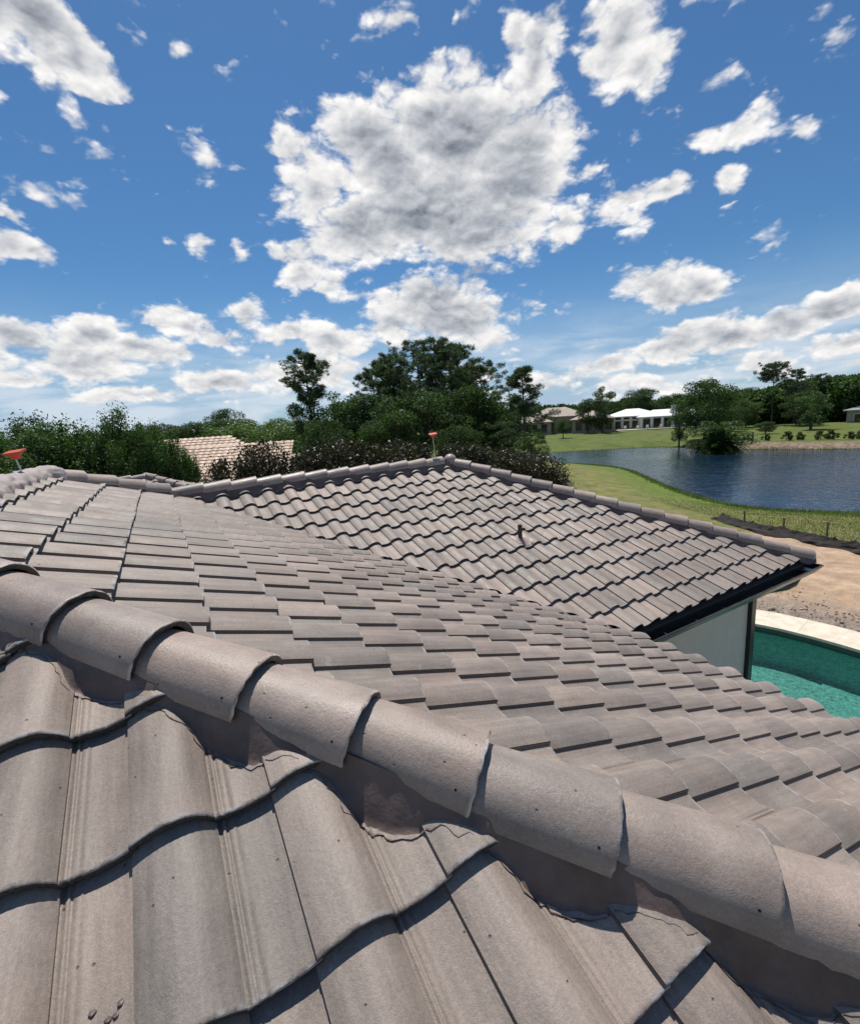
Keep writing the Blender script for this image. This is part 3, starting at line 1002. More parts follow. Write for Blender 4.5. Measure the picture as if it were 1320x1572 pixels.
def cut_mesh(tpl, m, planes):
    bm = bmesh.new()
    me0 = tpl
    bm.from_mesh(me0)
    mi = m.inverted()
    for nv, d in planes:
        co = mi @ (nv * d)
        no = (m.to_3x3().transposed() @ nv).normalized()
        geom = bm.verts[:] + bm.edges[:] + bm.faces[:]
        bmesh.ops.bisect_plane(bm, geom=geom, dist=1e-6, plane_co=co, plane_no=no, clear_inner=True)
    if len(bm.faces) == 0:
        bm.free()
        return None
    me = bpy.data.meshes.new('roof_tile')
    bm.to_mesh(me)
    bm.free()
    if not len(me.materials):
        me.materials.append(M_TILE)
    return me


def project(p):
    d = p - Vector((0, 0, EYE))
    z = -d.dot(cam_back)
    if z < 0.05:
        return None
    return 660 + 717.48 * d.dot(cam_right) / z, 786 - 717.48 * d.dot(cam_up) / z, z


ZB, ZC, ZA = -0.728, -3.620, -1.343
EAVE_B, EAVE_C = 4.17, 3.064
HIP0, HIPD = (0.0, 1.555), (1.0, -1.055)           # hip beside the camera
hipb = lambda a: HIP0[1] + HIPD[1] * a
EA_A = -2.57
hip_end_a = (HIP0[1] - EA_A) / 1.055
PB = Plane(ZB - SL * EAVE_B, E2, -E1, EAVE_B, 2.863 - 0.3 * 20, [(-1, hipb(-1)), (-1, 6.0), (0.14, 7.0), (4.08, 3.06), (4.17, 2.95), (EAVE_B, EA_A), (hip_end_a, EA_A)], 18, 36)
# course 0 of B must fall on the measured butts (E1 = -0.886 + 0.3159 i)
PC = Plane(ZC + SL * EAVE_C, E1, E2, 4.177 - 0.3 * 16, EAVE_C, [(0.10, 7.0), (4.43, 7.0), (8.17, 3.05), (4.07, 3.05)], 14, 32)
EXPA = 0.334 * NN
a_row0 = 0.775 - 0.334 * 10
PA = Plane(ZA + SL * a_row0, E1, E2, -0.184 - 0.3 * 24, a_row0, [(-1, hipb(-1)), (hip_end_a, EA_A), (-6.2, EA_A)], 18, 60, exp=EXPA)
ZW = ZB + SL * 1.0
PW = Plane(ZW - SL * 5.1, -E2, E1, -6.1, 12.0, [(-1, hipb(-1)), (-1, 6.0), (-6.1, 11.0), (-6.2, EA_A)], 17, 52)
ZD = ZC + SL * 7.0
PD = Plane(ZD - SL * 3.74, E2, -E1, 8.17, 2.9, [(4.43, 7.0), (8.17, 3.05), (8.17, 10.95)], 12, 30)
PK1 = Plane(ZD - SL * 3.95, -E1, -E2, 9.0, 10.95, [(0.14, 7.0), (4.43, 7.0), (8.17, 10.95), (0.14, 10.95)], 13, 32)
PK2 = Plane(ZD - SL * 3.95, -E1, -E2, 9.0, 10.95, [(-1, 6.0), (0.14, 7.0), (0.14, 10.95), (-6.1, 10.95)], 18, 52)

house = empty('tiled_roof_house', hp(2, 3, -5.1))
tag(house, 'house with grey brown S-shaped concrete roof tiles seen from its own roof', 'house')
cands = []
for key, P in (('A', PA), ('B', PB), ('C', PC), ('W', PW), ('D', PD), ('K', PK1), ('K', PK2)):
    for j in range(P.rows + 1):
        for i in range(P.cols):
            m = P.mat(i, j, random.gauss(0, 0.0012), random.gauss(0, 0.0022), random.gauss(0, 0.0025))
            st, pl = P.state(m)
            if st == 'out':
                continue
            c = m @ Vector((W / 2, EXP / 2, 0.04))
            pr = project(c)
            vis = 0.0
            if pr and key in 'ABC':
                x, y, z = pr
                if -130 < x < 1450 and 600 < y < 1750:
                    d = (c - Vector((0, 0, EYE)))
                    vis = abs(d.normalized().dot(P.n)) / d.length_squared + 1e-6
                    if key == 'A' and False:
                        vis = 0
            cands.append((vis, key, m, st, pl))
cands.sort(key=lambda t: -t[0])
stuff_parts = []
n_ind = 0
for vis, key, m, st, pl in cands:
    near_ = vis > 0.06
    tpl_me = ME_HI[random.randrange(4)] if near_ else ME_LO
    if st == 'cut':
        me = cut_mesh(tpl_me, m, pl)
        if me is None:
            continue
    else:
        me = tpl_me
    if vis > 0 and n_ind < 300:
        o = bpy.data.objects.new('roof_tile', me)
        o.matrix_world = m
        link(o)
        mw = m.copy()
        keep(o, house)
        n_ind += 1
    else:
        stuff_parts.append((me, m))


def join_meshes(name, parts, mat, tints=True):
    Vs, Fs, S, T, Wr, Rw = [], [], [], [], [], []
    off = 0
    cache = {}
    for me, m in parts:
        k = me.name_full
        if k not in cache:
            co = np.empty(len(me.vertices) * 3, np.float32)
            me.vertices.foreach_get('co', co)
            fs = [tuple(p.vertices) for p in me.polygons]
            sm = [p.use_smooth for p in me.polygons]
            a = me.attributes.get('wear')
            if a is not None and a.domain == 'POINT':
                w = np.empty(len(me.vertices), np.float32)
                a.data.foreach_get('value', w)
            else:
                w = np.zeros(len(me.vertices), np.float32)
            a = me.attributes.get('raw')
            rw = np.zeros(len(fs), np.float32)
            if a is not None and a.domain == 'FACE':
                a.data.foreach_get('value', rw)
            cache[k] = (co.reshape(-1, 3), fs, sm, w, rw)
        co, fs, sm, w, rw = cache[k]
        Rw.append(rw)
        M3 = np.array(m.to_3x3())
        Vs.append(co @ M3.T + np.array(m.translation))
        Fs.extend(tuple(i + off for i in f) for f in fs)
        S.extend(sm)
        T.extend([random.random()] * len(fs))
        Wr.append(w)
        off += len(co)
    me = bpy.data.meshes.new(name)
    me.from_pydata(np.concatenate(Vs).tolist(), [], Fs)
    me.polygons.foreach_set('use_smooth', S)
    a = me.attributes.new('tint', 'FLOAT', 'FACE')
    a.data.foreach_set('value', T)
    a = me.attributes.new('wear', 'FLOAT', 'POINT')
    a.data.foreach_set('value', np.concatenate(Wr))
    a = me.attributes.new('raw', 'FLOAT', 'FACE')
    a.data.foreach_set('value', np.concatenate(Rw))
    me.materials.append(mat)
    return link(bpy.data.objects.new(name, me))


o = join_meshes('distant_roof_tiles', stuff_parts, M_TILE)
tag(keep(o, house), kind='stuff')
for P, nm in ((PA, 'roof_deck'), (PB, 'roof_deck'), (PC, 'roof_deck'), (PW, 'roof_deck'), (PD, 'roof_deck'), (PK1, 'roof_deck'), (PK2, 'roof_deck')):
    P.deck(nm, house)


def surf(P, a, b):
    """height of the laid tile surface of plane P at house point (a,b), relative to the eye"""
    w = E1 * a + E2 * b
    t = w - Vector((P.o.x, P.o.y, 0))
    u = t.dot(P.u) / W
    h = t.dot(P.up)
    v = h * NN / P.exp
    fv = v - math.floor(v)
    return (P.o.z - EYE) + h * SL + (prof(u - math.floor(u)) - LIFT * fv) * NN * 0.93


# ------------------------------------------------------------------ hip and ridge caps
def cap_mesh(hi, seed):
    """barrel cap, butt at x=0 (down slope end), running to -x; crest at z=0"""
    rr = random.Random(seed)
    mb = MB()
    nseg = 20 if hi else 10
    L = 0.415
    xs_ = [0.0, -0.004, -0.012, -0.06, -0.2, -L] if hi else [0.0, -0.006, -0.02, -L]

    def ring(x, inner=0.0, chip=0.0):
        f = -x / L
        hw, hh = 0.124 - 0.016 * f - inner, 0.122 - 0.012 * f - inner
        zc = -0.122 - 0.028 * f
        out = []
        for k in range(nseg + 1):
            a = math.pi * k / nseg
            ca, sa = math.cos(a), math.sin(a)
            r = 1.0
            out.append((x - (chip * rr.random() if chip else 0), -hw * math.copysign(abs(ca) ** 0.92, ca), zc + hh * sa ** 0.92))
        return out
    outer = []
    for i, x in enumerate(xs_):
        r = ring(x, 0.0035 if i == 0 else 0.0, 0.0)
        if i == 0 and hi:
            r = [(px - 0.006 * rr.random() ** 2, py, pz) for px, py, pz in r]
        outer.append(r)
    we = [1.0 if i < 2 else 0.0 for i in range(len(xs_)) for _ in range(nseg + 1)]
    mb.sheet(outer, True, flip=False, wear=we)
    i0 = ring(-0.004, 0.021, 0.006 if hi else 0)
    o0 = [(p[0] - 0.0003, p[1], p[2]) for p in outer[0]]
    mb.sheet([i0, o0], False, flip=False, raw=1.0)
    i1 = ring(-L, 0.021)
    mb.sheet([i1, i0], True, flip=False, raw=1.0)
    # bottom lips
    for k in (0, nseg):
        q = [outer[1][k], outer[-1][k], i1[k], i0[k]]
        mb.add(q, [(0, 1, 2, 3)])
    return mb


CAP_HI = [cap_mesh(True, 50 + s) for s in range(4)]
CAP_HI = [c.mesh('hip_cap', M_CAP) for c in CAP_HI]
CAP_LO = cap_mesh(False, 1).mesh('hip_cap', M_CAP)
nail_mb = MB()
nail_mb.tube([(0, 0, -0.002), (0, 0, 0.0012)], [0.0035, 0.0035], 8)
NAIL = nail_mb.mesh('nail_hole', mat_plain('nail_dark', (0.02, 0.015, 0.012), 0.9))


def lay_caps(p0, p1, exp, hi=False, first=0.0, name='hip_cap', nails=False, jit=1.0):
    """caps from p0 (upper end) to p1 (lower end); crest line given"""
    p0, p1 = Vector(p0), Vector(p1)
    d = (p1 - p0)
    L = d.length
    x = d.normalized()
    y = ZZ.cross(x).normalized()
    z = x.cross(y)
    s = first
    res = []
    while s <= L + 0.02:
        c = p0 + x * s
        # the head tucks under the cap above: butt high, head low
        m = Matrix((x, y, z)).transposed().to_4x4()
        m.translation = c
        m = m @ Matrix.Rotation(random.gauss(0, 0.010 * jit), 4, 'Z') @ Matrix.Rotation(random.gauss(0, 0.012 * jit), 4, 'X') @ Matrix.Rotation(random.gauss(0, 0.004), 4, 'Y')
        m.translation = c + y * random.gauss(0, 0.0022 * jit) + z * random.gauss(0, 0.0015)
        o = bpy.data.objects.new(name, random.choice(CAP_HI) if hi else CAP_LO)
        o.matrix_world = m
        link(o)
        keep(o, house)
        if nails:
            for sy in (-1, 1):
                nx, ang = -0.045 + random.uniform(-.01, .01), 0.62
                a = math.pi * (0.5 + sy * 0.36)
                f = 0.045 / 0.415
                py = -(0.124 - 0.016 * f) * math.cos(a)
                pz = -0.122 - 0.028 * f + (0.122 - 0.012 * f) * math.sin(a) ** 0.92
                nn = Vector((0, -math.cos(a) / 0.124, math.sin(a) / 0.122)).normalized()
                q = ZZ.rotation_difference(nn).to_matrix().to_4x4()
                q.translation = Vector((nx, py, pz))
                nh = bpy.data.objects.new('nail_hole', NAIL)
                link(nh)
                nh.parent = o
                nh.matrix_parent_inverse = Matrix.Identity(4)
                nh.matrix_basis = q
        res.append(m)
        s += exp * random.uniform(0.992, 1.008)
    return res


def mortar(p0, p1, side, P, step=0.02, top_y=0.100, drop=0.100, bot=0.128, rough=1.0, name='mortar_bed', mat=None, zoff=0.0):
    """mortar skirt under the caps on one side: from inside the cap edge down to the tile surface"""
    p0, p1 = Vector(p0), Vector(p1)
    d = p1 - p0
    L = d.length
    x = d.normalized()
    y = Vector((x.y, -x.x, 0)).normalized() * side
    n = int(L / step)
    rows = []
    K = 6
    for k in range(K + 1):
        f = k / K
        row = []
        for i in range(n + 1):
            s = i * step
            c = p0 + x * s
            nz = mesh_noise(c.x, c.y, 3.1, 9.0) * 0.010 + mesh_noise(c.x, c.y, 8.3, 30.0) * 0.005
            lobe = math.sin(s * 2 * math.pi / 0.335 + 0.6) * 0.006
            q0 = c + y * bot
            a0, b0 = to_e(q0.x, q0.y)
            uu = ((E1 * a0 + E2 * b0) - Vector((P.o.x, P.o.y, 0))).dot(P.u) / W
            low_ = 1 - min(1.0, prof(uu - math.floor(uu)) / 0.055)
            w = top_y + (bot - top_y + nz * rough + lobe + 0.026 * low_) * (f ** 1.35)
            q = c + y * w
            ztop = c.z - drop
            a, b = to_e(q.x, q.y)
            zb = surf(P, a, b) + EYE - 0.006
            zz = ztop + (zb - ztop) * f + math.sin(f * math.pi) * 0.002 * nz
            bul = mesh_noise(c.x, c.y, zz, 22.0) * 0.0045 * rough * math.sin(f * math.pi)
            q = q + y * bul
            row.append((q.x, q.y, zz))
        rows.append(row)
    # thin broken lip resting on the tiles
    row = []
    for i in range(n + 1):
        c = p0 + x * (i * step)
        px, py, pz = rows[-1][i]
        e = 0.004 + (0.030 * max(0.0, mesh_noise(c.x, c.y, 1.7, 26.0)) + 0.008 * abs(mesh_noise(c.x, c.y, 5.7, 90.0))) * rough
        q = Vector((px, py, 0)) + y * e
        a, b = to_e(q.x, q.y)
        row.append((q.x, q.y, surf(P, a, b) + EYE + 0.0035))
    rows.append(row)
    mb = MB()
    mb.sheet(rows, True, flip=(side < 0))
    return keep(mb.obj(name, mat or M_MORTAR), house)


# hip beside the camera (roof slopes A and B)
def hipline(a, up=0.0):
    b = 1.503 - 1.025 * a
    return hp(a, b, (ZB + 0.059 - SL * a) + 0.092 + 0.012 * a + up)


s0 = hipline(-0.93)
s1 = hipline(3.7)
hipL = (s1 - s0).length
# phase: one butt passes house point a = 0.478 (measured)
ph = (hipline(0.398) - s0).length
EXPC = 0.333
lay_caps(s0, s1, EXPC, hi=True, first=ph % EXPC, nails=True)
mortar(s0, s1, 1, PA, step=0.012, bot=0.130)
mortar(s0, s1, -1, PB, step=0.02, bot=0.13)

# far ridge of the wing and its two hips
zr = ZC + 0.059 + SL * 7.0 + 0.118
r0, r1 = hp(0.12, 7.0, zr), hp(4.45, 7.0, zr)
lay_caps(r0, r1, 0.345, first=0.34)
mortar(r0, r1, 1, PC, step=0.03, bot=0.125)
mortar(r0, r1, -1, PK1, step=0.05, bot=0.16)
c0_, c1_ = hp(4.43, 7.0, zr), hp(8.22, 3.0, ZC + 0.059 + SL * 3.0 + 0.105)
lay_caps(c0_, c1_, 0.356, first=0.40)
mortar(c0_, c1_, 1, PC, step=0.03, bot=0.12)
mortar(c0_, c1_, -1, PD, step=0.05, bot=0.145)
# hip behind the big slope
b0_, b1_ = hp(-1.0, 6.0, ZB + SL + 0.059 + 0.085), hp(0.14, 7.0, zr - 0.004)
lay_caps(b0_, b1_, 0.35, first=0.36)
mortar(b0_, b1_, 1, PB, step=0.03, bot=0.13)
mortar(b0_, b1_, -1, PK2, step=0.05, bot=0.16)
# top ridge, buried under lumpy cement
t0_, t1_ = hp(-1.05, 2.55, -0.215), hp(-1.05, 6.05, -0.215)
mb = MB()
rows = []
nn_ = 170
for i in range(nn_ + 1):
    f = i / nn_
    c = t0_.lerp(t1_, f)
    row = []
    s = (t1_ - t0_).length * f
    saw = (s / 0.30) % 1.0
    lob = 1 - saw
    for k in range(25):
        a = math.pi * (k / 24)
        ca, sa = math.cos(a), math.sin(a)
        r = 0.118 + 0.014 * lob * abs(ca) + 0.012 * mesh_noise(s, ca, sa, 4.0) + 0.006 * mesh_noise(s, ca, sa, 14.0)
        yy = ca * r * 0.92
        zz = c.z - 0.10 + sa * r * 1.0 + 0.006 * math.sin(s * 7)
        q = c + E1 * yy
        if k in (0, 24):
            aa, bb = to_e(q.x, q.y)
            zz = (surf(PB, aa, bb) if k == 0 else -0.34) + EYE - 0.01
        row.append((q.x, q.y, zz))
    rows.append(row)
mb.sheet(rows, True)
tag(keep(mb.obj('cement_ridge', M_MORTAR_LT), house), label='lumpy light cement smeared over the ridge')
# rounded knob of cement where the ridge meets the back hip
mb = MB()
rows = []
cc = hp(-1.0, 6.02, ZB + SL + 0.059 - 0.03)
for i in range(13):
    th = math.pi / 2 * i / 12
    row = []
    for k in range(25):
        ph_ = 2 * math.pi * k / 24
        r = 0.165 + 0.02 * mesh_noise(math.cos(ph_) * math.cos(th) * 2, math.sin(ph_) * 2, th, 2.0)
        row.append((cc.x + r * math.cos(th) * math.cos(ph_), cc.y + r * math.cos(th) * math.sin(ph_), cc.z + 0.62 * r * math.sin(th) + (-0.12 if i == 0 else 0)))
    rows.append(row)
mb.sheet(rows, True)
keep(mb.obj('cement_knob', M_MORTAR_LT), house)
# star shaped end cap at the right hand apex
mb = MB()
cc = hp(4.43, 7.0, zr - 0.09)
rows = []
for i in range(9):
    th = math.pi / 2 * i / 8
    rows.append([(cc.x + 0.112 * math.cos(th) * math.cos(2 * math.pi * k / 20), cc.y + 0.125 * math.cos(th) * math.sin(2 * math.pi * k / 20), cc.z + 0.115 * math.sin(th) - (0.05 if i == 0 else 0)) for k in range(21)])
mb.sheet(rows, True)
keep(mb.obj('apex_cap', M_CAP), house)

# cracks and crumbs of mortar on the tiles
for (a, b, r, cnt) in ((-0.235, 0.86, 0.03, 6), (0.30, 1.18, 0.02, 3), (0.02, 1.50, 0.02, 3), (0.55, 0.88, 0.02, 3)):
    for k in range(cnt):
        aa, bb = a + random.uniform(-r, r), b + random.uniform(-2.2 * r, 2.2 * r)
        z = surf(PA, aa, bb)
        mbc = bmesh.new()
        bmesh.ops.create_icosphere(mbc, subdivisions=1, radius=random.uniform(0.003, 0.007))
        for v in mbc.verts:
            v.co.z *= 0.5
            v.co.x *= random.uniform(0.6, 1.5)
        me = bpy.data.meshes.new('mortar_crumb')
        mbc.to_mesh(me)
        mbc.free()
        me.materials.append(M_MORTAR)
        o = link(bpy.data.objects.new('mortar_crumb', me))
        o.location = hp(aa, bb, z + 0.002)
        o.rotation_euler = (0, 0, random.random() * 6)
        keep(o, house)

# ------------------------------------------------------------------ walls, eaves, gutters, downspout
ZE = ZC + SL * EAVE_C                     # eave height (pan) rel. eye


def hbox(name, a0, a1, b0, b1, z0, z1, mat, parent=house):
    mb = MB()
    vs = [hp(a, b, z) for z in (z0, z1) for a, b in ((a0, b0), (a1, b0), (a1, b1), (a0, b1))]
    mb.add(vs, [(0, 3, 2, 1), (4, 5, 6, 7), (0, 1, 5, 4), (1, 2, 6, 5), (2, 3, 7, 6), (3, 0, 4, 7)])
    return keep(mb.obj(name, mat), parent)


GZ = -EYE
hbox('wall', 3.55, 7.48, 3.50, 10.3, GZ, ZE - 0.20, M_STUCCO)
hbox('wall', -5.4, 3.52, -1.95, 10.28, GZ, ZE - 0.20, M_STUCCO)
# soffits and fascias
hbox('soffit', 4.10, 8.10, 3.14, 10.85, ZE - 0.185, ZE - 0.165, M_STUCCO)
hbox('soffit', -6.0, 4.08, -2.48, 10.85, ZE - 0.186, ZE - 0.168, M_STUCCO)
hbox('fascia', 4.10, 8.10, 3.105, 3.135, ZE - 0.20, ZE - 0.055, M_BLACK)
hbox('fascia', 8.105, 8.135, 3.105, 10.85, ZE - 0.20, ZE - 0.055, M_BLACK)
hbox('fascia', 4.09, 4.12, -2.48, 3.10, ZE - 0.20, ZE - 0.055, M_BLACK)


def gutter(name, pa, pb, outv, w=0.155, h=0.125, z=0.0):
    """K-style gutter: open trough with a folded outer lip"""
    pr = [(0.0, 0.0), (0.0, -h), (0.085, -h), (w - 0.02, -0.045), (w, -0.018), (w, 0.0), (w - 0.016, 0.0), (w - 0.016, -0.006), (w - 0.006, -0.006),
          (w - 0.012, -0.020), (w - 0.028, -0.050), (0.082, -h + 0.006), (0.005, -h + 0.006), (0.005, 0.0)]
    pa, pb, outv = Vector(pa), Vector(pb), Vector(outv)
    mb = MB()
    A = [pa + outv * x + ZZ * y for x, y in pr]
    B = [pb + outv * x + ZZ * y for x, y in pr]
    k = len(pr)
    mb.add(A + B, [(i, (i + 1) % k, k + (i + 1) % k, k + i) for i in range(k)])
    e = [(0.0, 0.0), (0.0, -h), (0.085, -h), (w - 0.02, -0.045), (w, -0.018), (w, 0.0)]
    for p, s in ((pa, 1), (pb, -1)):
        mb.add([p + outv * x + ZZ * y for x, y in e], [tuple(range(6))])
    return keep(mb.obj(name, M_GUTTER), house)


GT = ZE - 0.100
gutter('gutter', hp(4.14, 3.10, GT), hp(8.14 + 0.185, 3.10, GT), -E2, w=0.19, h=0.15)
gutter('gutter', hp(8.14, 3.105, GT - 0.003), hp(8.14, 10.8, GT - 0.003), E1, w=0.185, h=0.15)
gutter('gutter', hp(4.125, 2.9, GT - 0.02), hp(4.125, -2.5, GT - 0.02), E1, w=0.11)
# hangers across the trough
for k in range(7):
    a = 4.6 + 0.58 * k
    hbox('gutter_hanger', a, a + 0.022, 2.925, 3.098, GT - 0.030, GT - 0.026, M_GUTTER)
# bright flashing scrap in the corner of the gutter
hbox('corner_bracket', 8.02, 8.15, 2.965, 3.06, GT - 0.05, GT - 0.045, M_SILVER)
# downspout on the wall corner, with its elbow under the soffit
hbox('downspout', 7.485, 7.60, 3.44, 3.60, GZ, ZE - 0.30, M_BLACK)
mb = MB()
mb.tube([hp(8.24, 3.22, ZE - 0.24), hp(8.24, 3.22, ZE - 0.36), hp(8.20, 3.24, ZE - 0.44), hp(8.08, 3.28, ZE - 0.475), hp(7.85, 3.36, ZE - 0.48), hp(7.68, 3.44, ZE - 0.49), hp(7.58, 3.50, ZE - 0.53), hp(7.545, 3.52, ZE - 0.64)],
        [0.075] * 8, 14)
keep(mb.obj('downspout_elbow', M_BLACK), house)

# plumbing vent through slope C, with painted flashing
va, vb = 4.09, 4.79
vz = surf(PC, va, vb)
VENT_A, VENT_B = va, vb


def vent(va, vb):
    vz = surf(PC, va, vb)
    mb = MB()
    mb.tube([hp(va, vb, vz - 0.05), hp(va, vb, vz + 0.235)], [0.030, 0.030], 14, caps=False)
    mb.tube([hp(va, vb, vz + 0.235), hp(va, vb, vz + 0.05)], [0.024, 0.024], 14, caps=False)
    mb.sheet([[hp(va + 0.030 * math.cos(k * math.pi / 7), vb + 0.030 * math.sin(k * math.pi / 7), vz + 0.235) for k in range(15)],
              [hp(va + 0.024 * math.cos(k * math.pi / 7), vb + 0.024 * math.sin(k * math.pi / 7), vz + 0.235) for k in range(15)]], False)
    keep(mb.obj('vent_pipe', M_PIPE), house)
    mb = MB()
    g = []
    for i in range(15):
        row = []
        for j in range(15):
            a = va - 0.13 + 0.26 * j / 14
            b = vb - 0.13 + 0.26 * i / 14
            r = math.hypot(a - va, (b - vb))
            cone = 0.075 * max(0, 1 - r / 0.13)
            row.append(hp(a, b, max(surf(PC, a, b), surf(PC, a, b - 0.03)) + 0.006 + cone + 0.004 * mesh_noise(a, b, 0, 30)))
        g.append(row)
    mb.sheet(g, True)
    keep(mb.obj('vent_flashing', M_FLASH), house)


vent(va, vb)


# ------------------------------------------------------------------ orange red markers on thin rods
def marker(base, h, s, rz, label, lean=(0, 0)):
    o = empty('roof_marker', base, rz)
    tag(o, label, 'marker', 'orange red markers standing on the roof')
    mb = MB()
    mb.tube([(0, 0, -0.03), (lean[0], lean[1], h)], [0.006, 0.006], 8)
    mb.obj('rod', M_SILVER if s < 0.8 else M_PIPE, o)
    mb = MB()
    lx, ly = lean
    # tapered hopper under a flat lid
    b, t_ = 0.022 * s, 0.060 * s
    lo = [(lx + x * b, ly + y * b, h - 0.0) for x, y in ((-1, -1), (1, -1), (1, 1), (-1, 1))]
    hi_ = [(lx + x * t_ * 1.25, ly + y * t_, h + 0.085 * s) for x, y in ((-1, -1), (1, -1), (1, 1), (-1, 1))]
    mb.add(lo + hi_, [(0, 3, 2, 1), (4, 5, 6, 7)] + [(i, (i + 1) % 4, 4 + (i + 1) % 4, 4 + i) for i in range(4)])
    mb.obj('socket', M_RED, o)
    mb = MB()
    tilt = Matrix.Translation((lx, ly, h + 0.10 * s)) @ Matrix.Rotation(R(13), 4, 'X') @ Matrix.Rotation(R(-6), 4, 'Y')
    mb.box((-0.105 * s, -0.085 * s, -0.012 * s), (0.105 * s, 0.085 * s, 0.014 * s), tilt)
    mb.obj('plate', M_RED, o)
    return o


marker(hp(-1.02, 5.20, -0.21), 0.115, 0.62, 0.2, 'orange red plate marker on the cement covered ridge at far left', (-0.03, 0.0))
marker(hp(4.16, 7.05, zr - 0.02), 0.345, 0.62, 0.3, 'small orange red plate marker on a thin rod behind the roof apex', (-0.02, 0.0))


# ------------------------------------------------------------------ second tiled roof behind the hip
def simple_roof_tiles(name, planes, mat_me, parent, tpl):
    parts = []
    for P in planes:
        for j in range(P.rows):
            for i in range(P.cols):
                m = P.mat(i, j)
                st, pl = P.state(m)
                if st == 'out':
                    continue
                me = tpl if st == 'in' else cut_mesh(tpl, m, pl)
                if me:
                    parts.append((me, m))
    o = join_meshes(name, parts, mat_me)
    tag(keep(o, parent), kind='stuff')
    return o


def caps_on(parent, p0, p1, exp, mat_me=None, first=0.2, name='hip_cap'):
    p0, p1 = Vector(p0), Vector(p1)
    x = (p1 - p0).normalized()
    y = ZZ.cross(x).normalized()
    z = x.cross(y)
    s = first
    L = (p1 - p0).length
    while s <= L:
        m = Matrix((x, y, z)).transposed().to_4x4()
        m.translation = p0 + x * s
        o = bpy.data.objects.new(name, mat_me or CAP_LO)
        o.matrix_world = m
        link(o)
        keep(o, parent)
        s += exp


GA, GB = to_e(-8.1, 13.8)
zg = -0.97
garage = empty('tiled_garage', hp(GA, GB + 3, GZ))
tag(garage, 'low tiled roof peeking out behind the rear hip, in front of the leafy trees', 'garage')
gpc = [(-9.0 + GA, GB), (GA, GB), (GA + 3.4, GB - 3.55), (GA - 9.0, GB - 3.55)]
GP1 = Plane(zg - 0.13 - SL * 3.5, E1, E2, GA - 9, GB - 3.5, gpc, 12, 46)
GP2 = Plane(zg - 0.13 - SL * 3.3, E2, -E1, GA + 3.35, GB - 4.0, [(GA, GB), (GA + 3.4, GB - 3.55), (GA + 3.4, GB + 3.55)], 11, 28)
simple_roof_tiles('roof_tiles', [GP1, GP2], M_TILE, garage, ME_LO)
GP1.deck('roof_deck', garage)
GP2.deck('roof_deck', garage)
g0, g1, g2 = hp(GA - 9, GB, zg), hp(GA, GB, zg), hp(GA + 3.4, GB - 3.55, zg - SL * 3.45)
caps_on(garage, g0, g1, 0.36)
caps_on(garage, g1, g2, 0.36)
hbox('wall', GA - 9, GA + 2.7, GB - 2.7, GB + 2.7, GZ, zg - 1.45, M_STUCCO, garage)
# dark mortar under those caps
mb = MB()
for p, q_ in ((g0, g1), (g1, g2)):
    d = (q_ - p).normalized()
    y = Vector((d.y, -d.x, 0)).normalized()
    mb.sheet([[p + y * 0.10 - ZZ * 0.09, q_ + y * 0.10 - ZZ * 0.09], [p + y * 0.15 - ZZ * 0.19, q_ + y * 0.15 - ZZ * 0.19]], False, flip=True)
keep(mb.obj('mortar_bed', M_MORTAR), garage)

# ------------------------------------------------------------------ neighbour's peach tiled roof
nb_house = empty('peach_roof_house', (-8, 27, 0))
tag(nb_house, "neighbour's house with a peach coloured tile roof behind the dark shrubs", 'house')


def world_plane(poly3, mat, name, parent):
    mb = MB()
    mb.add(poly3, [tuple(range(len(poly3)))])
    return keep(mb.obj(name, mat), parent)


def tiled_quad(o, ux, up_h, sl, wid, ht, name, parent, w0=0.0, w1=0.0, exp=0.34, mat=M_TERRA, skew=(0, 0)):
    """flat-lying tile courses on a slope; left/right borders may slant (skew per metre upslope)"""
    ux, up_h = Vector(ux).normalized(), Vector(up_h).normalized()
    n = math.sqrt(1 + sl * sl)
    v = (up_h + ZZ * sl) / n
    nr = ux.cross(v)
    if nr.z < 0:
        nr = -nr
    mb = MB()
    o = Vector(o)
    j = 0
    while j * exp < ht:
        s = j * exp
        l, r = skew[0] * s, wid + skew[1] * s
        i = 0
        x = l
        while x < r - 0.05:
            x2 = min(x + 0.30, r)
            hgt = random.uniform(0.030, 0.042)
            a = o + ux * (x + 0.006) + v * s
            b_ = o + ux * (x2 - 0.006) + v * s
            c = b_ + v * (exp + 0.02)
            d = a + v * (exp + 0.02)
            um = o + ux * ((x + x2) / 2) + v * s
            t_ = random.random()
            q = [a + nr * hgt, um + nr * (hgt + 0.028), b_ + nr * hgt, c + nr * 0.002, um + v * (exp + 0.02) + nr * 0.03, d + nr * 0.002, a - nr * 0.01, b_ - nr * 0.01]
            mb.add(q, [(0, 1, 4, 5), (1, 2, 3, 4)], False, t_)
            mb.add([q[0], q[1], q[2], q[7], q[6]], [(4, 3, 2, 1, 0)], False, t_)
            x = x2
        j += 1
    ob = mb.obj(name, mat)
    tag(keep(ob, parent), kind='stuff')
    # board below
    A = o - nr * 0.03
    B = A + ux * wid
    Cc = A + ux * (wid + skew[1] * ht) + v * ht
    Dd = A + ux * (skew[0] * ht) + v * ht
    mbd = MB()
    mbd.add([A, B, Cc, Dd], [(0, 1, 2, 3)])
    keep(mbd.obj('roof_deck', M_DECK), parent)
    return o + v * ht + ux * (skew[0] * ht), o + v * ht + ux * (wid + skew[1] * ht)


